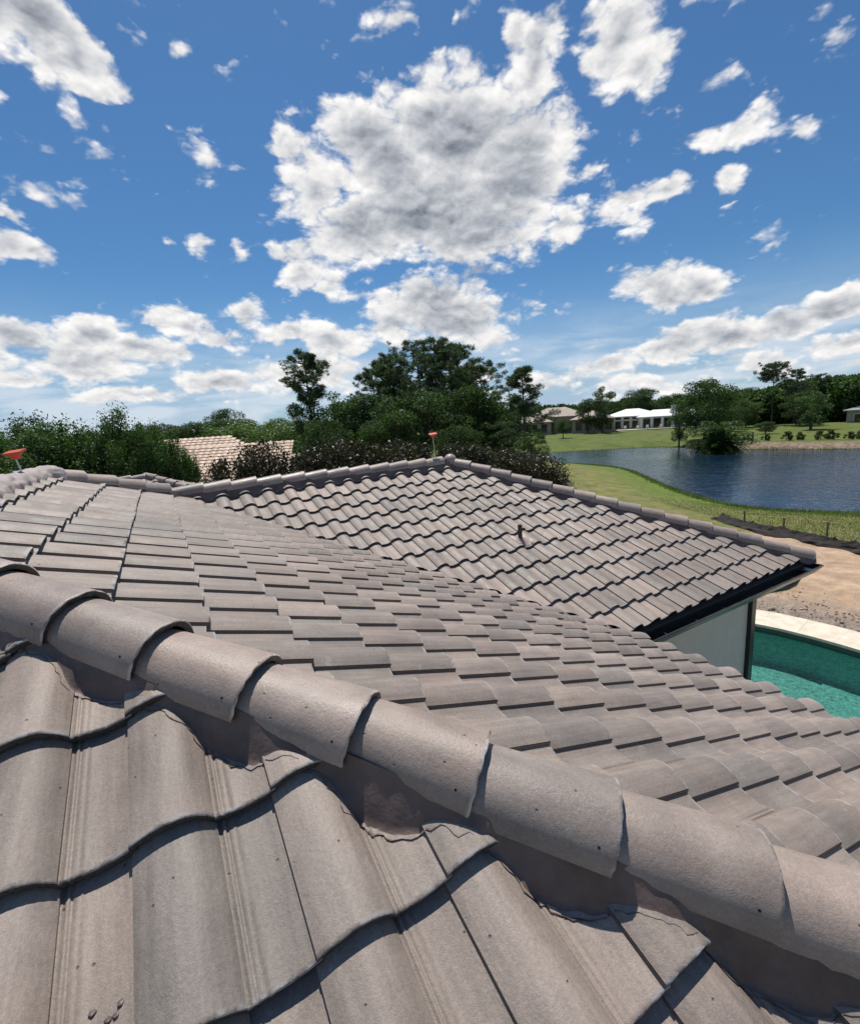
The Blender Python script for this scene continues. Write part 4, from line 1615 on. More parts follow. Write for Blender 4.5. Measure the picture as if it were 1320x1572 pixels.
# front slope: ridge runs left to right, slightly receding
rgt = Vector((-6.9, 24.9, 4.45))
lft = Vector((-12.4, 24.1, 4.55))
ux = (rgt - lft)
ux.z = 0
uxn = ux.normalized()
uph = Vector((-uxn.y, uxn.x, 0))
slp = 0.42
ht = 4.6
v_ = (uph + ZZ * slp) / math.sqrt(1 + slp * slp)
o_ = lft - v_ * ht
o_.z = 4.5 - v_.z * ht
tiled_quad(o_, uxn, uph, slp, ux.length, ht, 'roof_tiles', nb_house)
M_TERRA_CAP = CAP_LO.copy()
M_TERRA_CAP.materials.clear()
M_TERRA_CAP.materials.append(M_TERRA)
caps_on(nb_house, lft + Vector((0, 0, 0.0)), rgt + Vector((0, 0, 0.10)), 0.36, M_TERRA_CAP, name='ridge_cap')
# taller hip behind it
apex = Vector((-11.6, 27.4, 5.15))
apl = Vector((-15.0, 27.0, 5.2))
o2 = Vector((-17.5, 23.2, 3.55))
tiled_quad(Vector((-15.4, 24.7, 3.95)), uxn, uph, 0.42, 6.6, 2.7, 'roof_tiles', nb_house, skew=(0.0, -0.85))
mb = MB()
mb.box((-16.6, 26, 0), (-8.0, 30.5, 3.6))
mb.box((-13.2, 21.2, 0), (-7.6, 25.6, 2.7))
keep(mb.obj('wall', M_TANWALL), nb_house)


# ------------------------------------------------------------------ foliage generators
def rand_unit(n):
    v = rng.normal(size=(n, 3))
    return v / np.linalg.norm(v, axis=1, keepdims=True)


def leaves_mesh(name, C, size, mat, aspect=0.55, up_bias=0.3, tint=None, droop=None):
    """one diamond leaf (folded quad) per centre"""
    n = len(C)
    a = rand_unit(n)
    a[:, 2] = a[:, 2] * 0.7
    if droop is not None:
        a = a + droop
    a /= np.linalg.norm(a, axis=1, keepdims=True)
    b = np.cross(a, rand_unit(n) + np.array([0, 0, up_bias]))
    b /= np.linalg.norm(b, axis=1, keepdims=True) + 1e-9
    s = (size * rng.uniform(0.65, 1.35, n))[:, None] if np.isscalar(size) else size[:, None]
    nrm = np.cross(a, b)
    p0 = C - a * s * 0.5
    p2 = C + a * s * 0.5
    p1 = C + b * s * aspect * 0.5 + nrm * s * 0.08
    p3 = C - b * s * aspect * 0.5 + nrm * s * 0.08
    V = np.stack([p0, p1, p2, p3], 1).reshape(-1, 3)
    F = np.arange(4 * n).reshape(-1, 4)
    return np_mesh(name, V, F, mat, rng.random(n) if tint is None else tint)


def clump_points(clumps, density, shell=0.55):
    out = []
    for (c, r) in clumps:
        r = np.array(r, float)
        k = max(8, int(density * (r[0] * r[1] + r[1] * r[2] + r[0] * r[2]) / 3 * 4))
        d = rand_unit(k)
        rad = shell + (1 - shell) * rng.random(k) ** 0.7
        rad *= 1 + 0.22 * np.sin(d[:, 0] * 5 + c[0] * 3) * np.cos(d[:, 1] * 6 + c[1]) + rng.normal(0, 0.07, k)
        out.append(np.array(c) + d * r * rad[:, None])
    return np.concatenate(out)


def tuft_mesh(name, C, size, mat, per=9, thin=0.10):
    """pine tufts: needles fanning out from each centre"""
    n = len(C)
    Cc = np.repeat(C, per, 0)
    d = rand_unit(n * per)
    d[:, 2] = d[:, 2] * 0.8 + 0.25
    d /= np.linalg.norm(d, axis=1, keepdims=True)
    s = size * rng.uniform(0.7, 1.2, n * per)[:, None]
    w = np.cross(d, rand_unit(n * per))
    w /= np.linalg.norm(w, axis=1, keepdims=True) + 1e-9
    V = np.stack([Cc - w * s * thin, Cc + w * s * thin, Cc + d * s], 1).reshape(-1, 3)
    F = np.arange(3 * n * per).reshape(-1, 3)
    return np_mesh(name, V, F, mat, np.repeat(rng.random(n), per) * 0.7 + rng.random(n * per) * 0.3)


def pine_proto(h, spread, bare, seed, narrow=False):
    """open-crowned pine: trunk, limbs, tuft clumps. returns (trunk mesh, crown mesh)"""
    rr = random.Random(seed)
    mb = MB()
    lean = (rr.uniform(-0.03, 0.03), rr.uniform(-0.03, 0.03))
    tr = lambda z: Vector((lean[0] * z + 0.12 * math.sin(z * 0.5 + seed), lean[1] * z, z))
    zs = [h * i / 9 for i in range(10)]
    mb.tube([tr(z) for z in zs], [0.20 * (h / 14) * (1 - 0.85 * z / h) + 0.015 for z in zs], 7)
    C = []
    nb = int(46 if not narrow else 56)
    for k in range(nb):
        f = bare + (0.985 - bare) * (k + rr.random()) / nb
        z = h * f
        t = (f - bare) / (1 - bare)
        env = (math.sin(math.pi * (0.18 + 0.78 * t)) ** 0.8) if not narrow else (1.05 - t) ** 0.7
        L = spread * env * rr.uniform(0.55, 1.12)
        a = rr.random() * 2 * math.pi
        p0 = tr(z)
        dirn = Vector((math.cos(a), math.sin(a), rr.uniform(0.05, 0.55)))
        p1 = p0 + dirn * L * 0.5 + Vector((0, 0, -0.02 * L))
        p2 = p0 + dirn * L + Vector((0, 0, rr.uniform(0.0, 0.2) * L))
        mb.tube([p0, p1, p2], [0.05 * h / 14 + 0.01, 0.035 * h / 14, 0.012], 5, False)
        m_ = rr.randint(2, 5)
        for q in range(m_):
            w = 0.45 + 0.55 * (q + 1) / m_
            c = p0.lerp(p2, w) + Vector((rr.gauss(0, .22), rr.gauss(0, .22), rr.gauss(0.08, .14))) * (L * 0.5 + .25)
            r = rr.uniform(0.20, 0.60) * (0.6 + 0.5 * spread / 3)
            k2 = int(15 * (r / 0.4) ** 2) + 3
            dd = rand_unit(k2) * np.array([r, r, r * 0.55]) * (rng.random(k2)[:, None] ** 0.4)
            C.append(np.array(c) + dd)
    C = np.concatenate(C)
    return mb.mesh('trunk', M_BARK), tuft_mesh('crown', C, 0.30, M_PINE, per=9, thin=0.07)


def broad_proto(h, w, seed, mat, leaf=0.22, dens=60, trunk=0.25, low=0.28, nclump=26, shape=1.0):
    rr = random.Random(seed)
    mb = MB()
    mb.tube([(0, 0, -0.3), (0.05, 0, h * low * 0.6), (0.1, 0.05, h * 0.55)], [trunk, trunk * 0.75, trunk * 0.35], 8)
    clumps = []
    for k in range(nclump):
        t = rr.random()
        z = h * (low + (0.93 - low) * t)
        env = math.sin(math.pi * min(1, 0.12 + 0.80 * t ** shape)) ** 0.6
        a = rr.random() * 2 * math.pi
        rad = w * env * (rr.random() ** 0.5) * 0.78
        r = rr.uniform(0.17, 0.30) * w * (0.75 + 0.4 * env)
        c = (rad * math.cos(a), rad * math.sin(a), z)
        clumps.append((c, (r, r, r * 0.72)))
        if k % 2 == 0:
            mb.tube([(0.05, 0, h * low), (c[0] * .5, c[1] * .5, (h * low + z) / 2), c], [trunk * .45, trunk * .25, 0.02], 5, False)
    P = clump_points(clumps, dens)
    return mb.mesh('trunk', M_BARK), leaves_mesh('crown', P, leaf, mat)


def plant(name, proto, x, y, top=None, hgt=None, label='', cat='tree', group=None, rz=None, wide=1.0, base=None, parts=('trunk', 'crown')):
    z0 = ground_z(x, y) if base is None else base
    o = empty(name, (x, y, z0), random.random() * 6.28 if rz is None else rz)
    s = (top - z0) / hgt
    o.scale = (s * wide, s * wide, s)
    tag(o, label, cat, group)
    for nm, me in zip(parts, proto):
        link(bpy.data.objects.new(nm, me), o)
    return o


# pines of the middle group
PH = 14.0
pine_a = pine_proto(PH, 3.7, 0.26, 11)
pine_b = pine_proto(PH, 4.4, 0.32, 12)
pine_c = pine_proto(PH, 3.5, 0.18, 13)
pine_d = pine_proto(PH, 5.0, 0.08, 14, narrow=True)
pine_e = pine_proto(PH, 2.6, 0.60, 15)
brd_a = broad_proto(8, 3.6, 21, M_OAK, 0.20, 110, nclump=34)
brd_b = broad_proto(8, 4.2, 22, M_OAK, 0.22, 90, nclump=38, low=0.2)
brd_c = broad_proto(8, 3.2, 23, M_LEAF, 0.20, 110, nclump=30, low=0.16)
brd_l = broad_proto(8, 4.4, 24, M_LIME, 0.22, 80, nclump=40, low=0.12)

pg = 'pines and oaks between the hedge and the pond'
for (pr_, x, y, top, wd, lab) in (
        (pine_e, -10.8, 46.8, 12.1, 1.0, 'lone pine with a small round top standing left of the pine group'),
        (brd_c, -10.9, 44.9, 8.9, 0.62, 'dense tree just under the lone round topped pine'),
        (brd_c, -7.6, 49.4, 8.2, 0.9, 'feathery lower tree right of the lone pine'),
        (pine_c, -3.8, 51.9, 11.3, 1.0, 'left shoulder pine of the tall middle group'),
        (pine_a, -3.3, 55.9, 12.8, 1.0, 'pine rising just behind the left shoulder pine'),
        (pine_b, -0.2, 58.0, 14.2, 0.9, 'tallest pine at the left of the crest of the middle group'),
        (pine_a, 1.6, 56.0, 14.1, 0.9, 'tall pine at the centre of the crest of the middle group'),
        (pine_c, 4.5, 59.8, 14.0, 0.95, 'tall pine at the right of the crest of the middle group'),
        (pine_b, 6.7, 55.6, 11.3, 0.95, 'right shoulder pine whose limbs reach out over open sky'),
        (pine_b, 3.4, 49.8, 9.9, 0.7, 'shorter pine below the right of the crest'),
        (pine_c, -1.6, 46.7, 9.2, 0.8, 'shorter pine in front of the tall middle group'),
        (pine_d, 8.6, 41.1, 9.0, 1.0, 'cone shaped pine standing apart at the right, beside the pond'),
        (pine_a, -4.9, 49.7, 10.6, 0.9, 'pine at the far left of the tall middle group'),
        (pine_c, -2.4, 50.5, 11.6, 1.0, 'pine between the left shoulder pine and the crest'),
        (pine_a, 3.2, 53.0, 12.6, 0.95, 'pine just in front of the crest of the middle group'),
        (pine_c, 5.9, 50.5, 10.4, 1.0, 'pine below the outreaching right shoulder pine'),
        (brd_c, -7.2, 44.6, 8.6, 0.9, 'tall leafy tree at the left foot of the pine group'),
        (brd_c, 7.6, 45.0, 7.6, 0.9, 'leafy tree between the shoulder pine and the cone shaped pine'),
        (brd_a, -5.3, 44.7, 8.4, 1.1, 'dark oak filling the left foot of the pine group'),
        (brd_a, 0.2, 43.5, 8.3, 1.2, 'dark oak filling the middle foot of the pine group'),
        (brd_b, 4.6, 45.8, 8.2, 1.0, 'dark oak filling the right foot of the pine group'),
        (brd_b, -2.7, 39.9, 6.2, 1.0, 'lower oak close behind the bronze hedge'),
        (brd_c, 6.6, 43.6, 5.6, 0.9, 'low bushy tree between the oaks and the cone shaped pine'),
        (brd_a, 2.6, 37.5, 4.9, 1.0, 'low dark tree behind the roof apex'),
        (brd_c, 8.3, 37.0, 4.0, 1.0, 'low thicket tree under the cone shaped pine'),
        (brd_b, -8.6, 40.5, 5.9, 1.0, 'oak behind the bronze hedge, below the feathery tree')):
    plant('pine_tree' if pr_ in (pine_a, pine_b, pine_c, pine_d, pine_e) else 'oak_tree', pr_, x, y, top, PH if pr_ in (pine_a, pine_b, pine_c, pine_d, pine_e) else 7.9, lab, 'tree', pg, wide=wd)

# trees on the left skyline, behind the peach roof
lg = 'green trees on the left skyline'
for (pr_, x, y, top, wd, lab) in (
        (brd_l, -33.0, 84.5, 8.2, 1.5, 'wide lime green tree behind the peach roof'),
        (brd_l, -24.5, 76.1, 7.7, 1.4, 'lime green tree right of the widest skyline tree'),
        (brd_a, -41.9, 101.7, 11.0, 0.9, 'dark round crown rising above the left skyline'),
        (brd_b, -51.6, 108.3, 8.3, 1.8, 'dark low tree at the left of the gap in the skyline'),
        (brd_b, -38.0, 92.0, 8.0, 1.5, 'mid green tree between the dark crown and the lime trees'),
        (brd_l, -17.5, 60.0, 6.8, 1.2, 'lime green tree beside the lone pine'),
        (brd_b, -62.0, 112.0, 8.5, 1.8, 'dark tree far behind the leafy left trees')):
    plant('broadleaf_tree', pr_, x, y, top, 7.9, lab, 'tree', lg, wide=wd)

# leafy small trees right behind the roof at the left: fine leaves, ragged shoots
def shoots_proto(h, w, seed, leaf=0.10, n_leaf=60000):
    rr = random.Random(seed)
    mb = MB()
    pts = []
    for k in range(46):
        a = rr.random() * 2 * math.pi
        rad = w * rr.random() ** 0.5
        top = h * (0.80 + 0.12 * rr.random() + (0.10 if rr.random() < 0.3 else 0)) * (1 - 0.16 * (rad / w) ** 2)
        p = [Vector((rad * 0.15 * math.cos(a), rad * .15 * math.sin(a), 0.2)), Vector((rad * .6 * math.cos(a), rad * .6 * math.sin(a), top * 0.5)),
             Vector((rad * math.cos(a), rad * math.sin(a), top * 0.85)), Vector((rad * 1.08 * math.cos(a + .1), rad * 1.08 * math.sin(a + .1), top))]
        mb.tube(p, [0.035, 0.022, 0.012, 0.004], 4, False)
        for i, (p0, p1, wt_) in enumerate(zip(p[:-1], p[1:], (0.5, 1.2, 1.0))):
            cnt = int(n_leaf / 46 / 2.7 * wt_)
            t = rng.random(cnt)[:, None]
            base_ = np.array(p0) * (1 - t) + np.array(p1) * t
            sp = (0.46, 0.40, 0.16)[i]
            pts.append(base_ + rng.normal(0, sp, (cnt, 3)) * np.array([1, 1, 0.8]))
    P = np.concatenate(pts)
    P = P[P[:, 2] > 0.3]
    return mb.mesh('trunk', M_BARK), leaves_mesh('crown', P, leaf, M_LEAF, aspect=0.5)


sh_a = shoots_proto(6.0, 2.0, 31)
sh_b = shoots_proto(6.0, 2.2, 32)
bg_ = 'small leafy trees behind the roof at left'
for k, (pr_, x, y, top, wd, lab) in enumerate((
        (sh_a, -12.9, 14.6, 6.0, 0.95, 'leafy green tree at the very left edge behind the ridge'),
        (sh_b, -11.9, 15.2, 5.8, 0.9, 'leafy green tree behind the orange marker on the ridge'),
        (sh_a, -11.2, 15.9, 5.95, 0.75, 'leafy green tree left of the tallest shoots'),
        (sh_b, -10.3, 16.1, 6.15, 0.6, 'leafy green tree with the tallest ragged shoots'),
        (sh_a, -9.5, 16.1, 5.9, 0.5, 'leafy green tree right of the tallest shoots'),
        (sh_b, -8.75, 16.5, 5.2, 0.42, 'leafy green tree overlapping the edge of the peach roof'),
        (sh_b, -15.0, 18.0, 6.2, 0.95, 'leafy green tree farther back at the left edge'))):
    plant('leafy_tree', pr_, x, y, top, 6.0, lab, 'tree', bg_, wide=wd)

# bronze leaved hedge shrubs behind the roof
def hedge_proto(seed, h=4.6, w=0.62, n_=9000, leaf=0.085):
    rr = random.Random(seed)
    mb = MB()
    pts, ax = [], []
    for k in range(16):
        a = rr.random() * 2 * math.pi
        r0 = w * rr.random() ** 0.6
        top = h * rr.uniform(0.80, 1.0)
        p0, p1 = Vector((r0 * .3 * math.cos(a), r0 * .3 * math.sin(a), 0)), Vector((r0 * math.cos(a), r0 * math.sin(a), top))
        mb.tube([p0, p0.lerp(p1, 0.5), p1], [0.025, 0.015, 0.005], 4, False)
        cnt = n_ // 16
        t = rng.random(cnt)[:, None] ** 0.7
        pts.append(np.array(p0) * (1 - t) + np.array(p1) * t + rng.normal(0, 1, (cnt, 3)) * (0.24 - 0.15 * t) * np.array([1, 1, .5]))
    P = np.concatenate(pts)
    P = P[P[:, 2] > 0.1]
    return mb.mesh('stems', M_BARK), leaves_mesh('foliage', P, leaf, M_HEDGE, aspect=0.45, droop=np.array([0, 0, 0.7]))


hd = [hedge_proto(41), hedge_proto(42), hedge_proto(43)]
hedge_pts = [(-5.05, 11.75, 4.6), (-4.55, 11.9, 4.82), (-4.05, 11.85, 4.92), (-3.55, 12.0, 4.72), (-2.95, 12.35, 4.7), (-2.4, 12.75, 4.85), (-1.85, 12.95, 4.8), (-1.25, 13.1, 4.7), (-.65, 13.25, 4.66),
             (-.05, 13.35, 4.6), (.55, 13.5, 4.5), (1.15, 13.6, 4.46), (1.75, 13.6, 4.36), (2.35, 13.6, 4.26), (2.9, 13.55, 4.12), (3.35, 13.45, 4.0), (3.7, 13.3, 3.85)]
hl = ['first, at the left end before the peach roof', 'tall, upright, before the middle of the peach roof', 'tallest, before the right end of the peach roof', 'just right of the peach roof']
for k, (x, y, top) in enumerate(hedge_pts):
    n_h = len(hedge_pts)
    if k == 0:
        lab = 'bronze leaved shrub at the left end of the hedge, before the peach roof'
    elif k == n_h - 1:
        lab = 'bronze leaved shrub at the right end of the hedge, before the pond lawn'
    elif k == 1:
        lab = 'bronze leaved shrub second from the left end of the hedge'
    elif k == 2:
        lab = 'bronze leaved shrub third from the left end, before the peach ridge'
    elif k < 9:
        lab = 'bronze leaved shrub, %s from the left end of the hedge' % ('fourth', 'fifth', 'sixth', 'seventh', 'eighth', 'ninth')[k - 3]
    else:
        lab = 'bronze leaved shrub, %s from the right end of the hedge' % ('second', 'third', 'fourth', 'fifth', 'sixth', 'seventh', 'eighth')[n_h - 2 - k]
    plant('hedge_shrub', hd[k % 3], x, y, top, 4.55, lab, 'shrub', 'bronze leaved shrubs of the hedge behind the roof', parts=('stems', 'foliage'))

# trees and bushes across the pond
fg = 'trees across the pond'
umb = pine_proto(PH, 4.2, 0.72, 51)
FAR = (
    (brd_c, 41.5, 110.5, 10.8, 0.85, 'dark upright tree between the tan house and the white house'),
    (brd_a, 38.6, 112.0, 8.4, 0.8, 'rounder tree joined to the left of the dark upright tree'),
    (brd_a, 28.6, 98.0, 3.9, 0.9, 'round dark shrub before the tan house'),
    (pine_e, 39.7, 105.0, 5.2, 0.7, 'thin tree before the right end of the tan house'),
    (brd_b, 41.8, 70.5, 8.6, 1.05, 'big oak on the far bank, its shade on the fairway'),
    (brd_c, 37.5, 69.5, 5.4, 0.8, 'slim tree just left of the big oak on the far bank'),
    (brd_a, 48.8, 78.5, 7.4, 0.95, 'oak joined to the right side of the big oak'),
    (brd_b, 79.0, 172.8, 11.8, 1.3, 'round tree rising behind the white house'),
    (brd_b, 94.0, 179.0, 9.4, 1.5, 'low wide tree behind the right end of the white house'),
    (brd_a, 66.0, 165.0, 8.2, 1.2, 'tree behind the gap between the two far houses'),
    (brd_b, 84.0, 140.0, 8.4, 1.3, 'dark tree behind the joined oaks'),
    (brd_a, 78.9, 115.6, 8.6, 1.3, 'dark tree left of the flat topped pine'),
    (umb, 71.0, 96.7, 11.5, 0.85, 'flat topped pine standing out above the right hand trees'),
    (pine_a, 77.0, 98.5, 10.6, 1.0, 'pine right beside the flat topped pine'),
    (pine_b, 72.5, 92.0, 7.8, 0.9, 'shorter pine in front of the flat topped pine'),
    (brd_l, 66.0, 97.0, 5.9, 1.0, 'yellowish green tree at the foot of the flat topped pine'),
    (pine_c, 83.1, 100.0, 9.5, 1.1, 'tall pine right of centre of the right hand wood'),
    (brd_c, 64.3, 78.5, 6.2, 1.2, 'very dark dense tree left of the grey roofed house'),
    (brd_a, 70.0, 88.0, 6.4, 1.2, 'dark tree behind the very dark dense tree'),
    (brd_b, 92.9, 104.8, 9.0, 1.3, 'round tree at the right behind the grey roofed house'),
    (brd_a, 97.2, 100.6, 8.6, 1.3, 'tree at the right edge behind the grey roofed house'),
    (brd_b, 57.5, 88.5, 3.2, 1.2, 'low tree at the back of the fairway, right of the joined oaks'),
    (brd_a, 61.5, 92.5, 4.2, 1.2, 'low tree at the back of the fairway below the yellowish tree'),
    (brd_a, 72.0, 76.0, 1.8, 1.6, 'low bushes before the grey roofed house'),
    (brd_b, 60.0, 190.0, 5.4, 1.6, 'distant tree over the roof of the tan house'),
    (brd_a, 33.9, 176.0, 6.3, 1.6, 'distant tree left of the tan house roof'),
    (brd_a, 12.5, 120.0, 4.6, 1.4, 'tree left of the tan house behind the cone shaped pine'),
    (brd_b, 22.5, 118.0, 4.8, 1.3, 'tree at the left corner of the tan house'),
    (brd_b, 55.0, 76.0, 1.6, 1.8, 'wide low shrub behind the dark palm clump'),
)
for (pr_, x, y, top, wd, lab) in FAR:
    pinep = pr_ in (pine_a, pine_b, pine_c, pine_d, pine_e, umb)
    plant('pine_tree' if pinep else 'broadleaf_tree', pr_, x, y, top, PH if pinep else 7.9, lab, 'tree', fg, wide=wd)

# dark palm clump hanging over the water
def palm_clump(seed):
    rr = random.Random(seed)
    V, F_, T = [], [], []
    for k in range(190):
        a = rr.random() * 2 * math.pi
        L = rr.uniform(1.6, 3.0)
        el = rr.uniform(0.25, 1.35)
        base_ = np.array([rr.gauss(0, .3), rr.gauss(0, .3), rr.uniform(0.1, 0.5)])
        d = np.array([math.cos(a) * math.cos(el), math.sin(a) * math.cos(el), math.sin(el)])
        for i in range(16):
            t = (i + 1) / 16
            c = base_ + d * L * t + np.array([0, 0, -0.9 * L * t * t * math.cos(el) * 0.9])
            for sgn_ in (-1, 1):
                side_ = np.array([-math.sin(a), math.cos(a), 0]) * sgn_
                tip = c + side_ * 0.42 * (1 - 0.5 * t) + d * 0.22 + np.array([0, 0, -0.22])
                w_ = d * 0.045
                o_i = len(V)
                V += [c - w_, c + w_, tip]
                F_.append((o_i, o_i + 1, o_i + 2))
                T.append(rr.random())
    return np_mesh('fronds', np.array(V), np.array(F_), M_OAK, np.array(T))


plant('waterside_tree', brd_c, 36.6, 58.6, 3.1, 7.9, 'rounded dark tree rising out of the palm clump at the water', 'tree', wide=2.0)
pc = plant('palm_clump', (palm_clump(3),), 35.9, 57.6, 2.7, 3.0, 'dark palm clump drooping over the water on the far bank', 'palm', parts=('fronds',), base=-0.75)
pc.scale = (1.25, 1.25, 1.35)
low_b = broad_proto(2, 1.4, 61, M_OAK, 0.12, 160, trunk=0.05, low=0.1, nclump=16)
plant('waterside_shrub', low_b, 37.0, 56.6, 0.35, 2.0, 'low green shrub at the water in front of the palm clump', 'shrub', base=-0.95)

# round ornamental bushes on the mulched bank
bush = broad_proto(1.0, 0.72, 62, M_SHRUB, 0.09, 2200, trunk=0.03, low=0.12, nclump=14)
bushes = [(45.0, 65.0), (46.9, 66.3), (48.4, 66.2), (50.0, 66.0), (51.4, 66.0), (53.0, 65.7), (53.6, 64.6), (54.2, 63.5), (55.8, 63.2), (57.3, 62.9)]
ordn = ['first', 'second', 'third', 'fourth', 'fifth', 'sixth', 'seventh', 'eighth', 'ninth', 'tenth']
bushes = [(45.3, 62.6), (47.3, 61.4), (48.7, 60.7), (50.2, 59.6), (51.2, 58.8), (52.4, 58.0), (53.3, 57.2), (54.2, 56.5), (55.3, 55.4), (56.4, 54.2)]
for k, (x, y) in enumerate(bushes):
    z = ground_z(x, y)
    plant('round_bush', bush, x, y, z + random.uniform(0.9, 1.25), 1.0, 'small round bush, %s from the wooden post along the mulched bank' % ordn[k], 'bush', 'round bushes along the mulched far bank')
mb = MB()
px_, py_ = 43.6, 62.6
zz_ = ground_z(px_, py_)
mb.tube([(px_, py_, zz_ - 0.2), (px_, py_, zz_ + 1.25)], [0.14, 0.12], 10)
tag(mb.obj('wooden_post', M_WOOD), 'short wooden post on the far bank beside the palm clump', 'post')

# far wood closing the horizon
C = []
for k in range(520):
    x = rng.uniform(-420, 520)
    y = rng.uniform(230, 420) if x > -60 else rng.uniform(180, 320)
    hh = rng.uniform(6.5, 9.5) if x > 40 else rng.uniform(5, 8)
    for q_ in range(4):
        C.append(((x + rng.normal(0, 3), y + rng.normal(0, 3), hh * (0.25 + 0.22 * q_)), (4.5, 4.5, 2.4)))
P = clump_points(C, 5.5)
C2 = []
for k in range(240):
    az_ = rng.uniform(29.5, 50)
    d_ = rng.uniform(128, 165) + (28 if az_ < 34 else 0)
    hh = rng.uniform(5.0, 9.0) if az_ > 37 else rng.uniform(4.5, 7.0)
    for q_ in range(5):
        C2.append(((d_ * math.sin(R(az_)) + rng.normal(0, 1.5), d_ * math.cos(R(az_)) + rng.normal(0, 1.5), hh * (0.12 + 0.19 * q_)), (3.0, 3.0, 1.6)))
P2 = clump_points(C2, 14)
tag(link(bpy.data.objects.new('fairway_woods', leaves_mesh('fairway_woods', P2, 0.7, M_OAK, aspect=0.7))), kind='stuff')
tag(link(bpy.data.objects.new('distant_woods', leaves_mesh('distant_woods', P, 1.3, M_OAK, aspect=0.7))), kind='stuff')

# grass tufts on the pond lawn near the roof, and reeds at the shore
def blades(n, fn, hgt, wd, mat, name):
    xy = fn(n)
    z, s = land(xy[:, 0], xy[:, 1])
    ok = s > -0.35
    xy, z = xy[ok], z[ok]
    k = len(xy)
    a = rng.random(k) * 6.28
    h_ = hgt * rng.uniform(0.5, 1.3, k)
    c = np.stack([xy[:, 0], xy[:, 1], z], 1)
    w_ = np.stack([np.cos(a), np.sin(a), np.zeros(k)], 1) * wd
    tip = c + np.stack([np.cos(a + 1.5) * h_ * .35, np.sin(a + 1.5) * h_ * .35, h_], 1)
    V = np.stack([c - w_, c + w_, tip], 1).reshape(-1, 3)
    return link(bpy.data.objects.new(name, np_mesh(name, V, np.arange(3 * k).reshape(-1, 3), mat, rng.random(k))))


def near_lawn(n):
    x = rng.uniform(11.5, 24, n)
    y = rng.uniform(13, 34, n)
    k = (x > np.interp(y, sfy, sfx) + 0.15) & (rng.random(n) < sstep(30, 15, y))
    return np.stack([x[k], y[k]], 1)


tag(blades(120000, near_lawn, 0.05, 0.010, M_GRASSB, 'lawn_grass'), kind='stuff')


def shore(n):
    i = rng.integers(0, len(pond_s), n)
    t = rng.random(n)[:, None]
    p = pond_s[i] * (1 - t) + pond_s[(i + 1) % len(pond_s)] * t
    return p + rng.normal(0, 0.35, (n, 2))


tag(blades(22000, shore, 0.22, 0.02, M_GRASSB, 'shore_grass'), kind='stuff')

# ------------------------------------------------------------------ silt fence, stakes, stones
sf = [(12.75, 20.0), (12.9, 18.3), (13.05, 17.4), (13.3, 16.6), (13.6, 15.8), (13.95, 15.0), (14.4, 14.0), (15.0, 12.6), (15.6, 11.0)]
mb = MB()
rows = [[] for _ in range(9)]
dense = []
for a, b_ in zip(sf[:-1], sf[1:]):
    for k in range(14):
        t = k / 14
        dense.append((a[0] + (b_[0] - a[0]) * t, a[1] + (b_[1] - a[1]) * t))
prof_f = [(-0.42, 0.0), (-0.34, 0.12), (-0.22, 0.22), (-0.10, 0.20), (0.0, 0.30), (0.07, 0.42), (0.12, 0.33), (0.20, 0.12), (0.32, 0.0)]
for i, (x, y) in enumerate(dense):
    gz = ground_z(x, y)
    for k, (w_, h_) in enumerate(prof_f):
        nx = mesh_noise(x * 3, y * 3, k * 0.6, 1.0)
        n2_ = mesh_noise(x * 9, y * 9, k * 1.1, 1.0)
        rows[k].append((x + w_ * (1 + 0.3 * nx) - 0.0, y - w_ * 0.35, gz - 0.02 + 0.62 * h_ * (1 + 0.45 * nx + 0.25 * n2_)))
mb.sheet(rows, False)
tag(mb.obj('silt_fence', M_FABRIC), 'slumped black silt fence between the sandy soil and the pond lawn', 'fence')
for k, (x, y, h_) in enumerate(((13.1, 18.95, 0.22), (13.75, 17.65, 0.14), (14.35, 16.35, 0.22))):
    mb = MB()
    gz = ground_z(x, y)
    lean = random.uniform(-0.05, 0.05)
    mb.box((-0.025, -0.02, -0.15), (0.025, 0.02, 0.35 + h_), Matrix.Translation((x, y, gz)) @ Matrix.Rotation(lean, 4, 'Y'))
    tag(mb.obj('wooden_stake', M_WOOD), ('wooden stake of the silt fence nearest the roof corner', 'middle wooden stake of the silt fence', 'wooden stake of the silt fence at far right')[k], 'stake', 'wooden stakes along the silt fence')
# clods and rubble on the bare soil
Vv, Ff, Tt = [], [], []
ico = bmesh.new()
bmesh.ops.create_icosphere(ico, subdivisions=1, radius=1)
iv = np.array([v.co[:] for v in ico.verts])
fi = np.array([[v.index for v in f.verts] for f in ico.faces])
ico.free()
cand = np.stack([rng.uniform(7, 15, 9000), rng.uniform(7, 19, 9000)], 1)
csd = sdist(pool_s, cand[:, 0], cand[:, 1])
ck = (csd > 1.0) & (csd < 4.4) & ((csd < 2.6) | (rng.random(9000) < 0.2)) & (cand[:, 0] < np.interp(cand[:, 1], sfy, sfx) - 0.4)
cand = cand[ck][:900]
cz = land(cand[:, 0], cand[:, 1])[0]
for cnt, ((x, y), z) in enumerate(zip(cand, cz)):
    s_ = rng.uniform(0.008, 0.028) * (1.9 if rng.random() < .05 else 1)
    p = iv * (1 + rng.normal(0, .2, iv.shape)) * s_ * np.array([1.3, 1, .6]) + np.array([x, y, z + 0.01])
    Ff.append(fi + len(iv) * cnt)
    Vv.append(p)
tag(link(bpy.data.objects.new('soil_clods', np_mesh('soil_clods', np.concatenate(Vv), np.concatenate(Ff), mat_plain('clod', (0.36, 0.28, 0.215), 0.95, var=0.4, scale=3)))), kind='stuff')


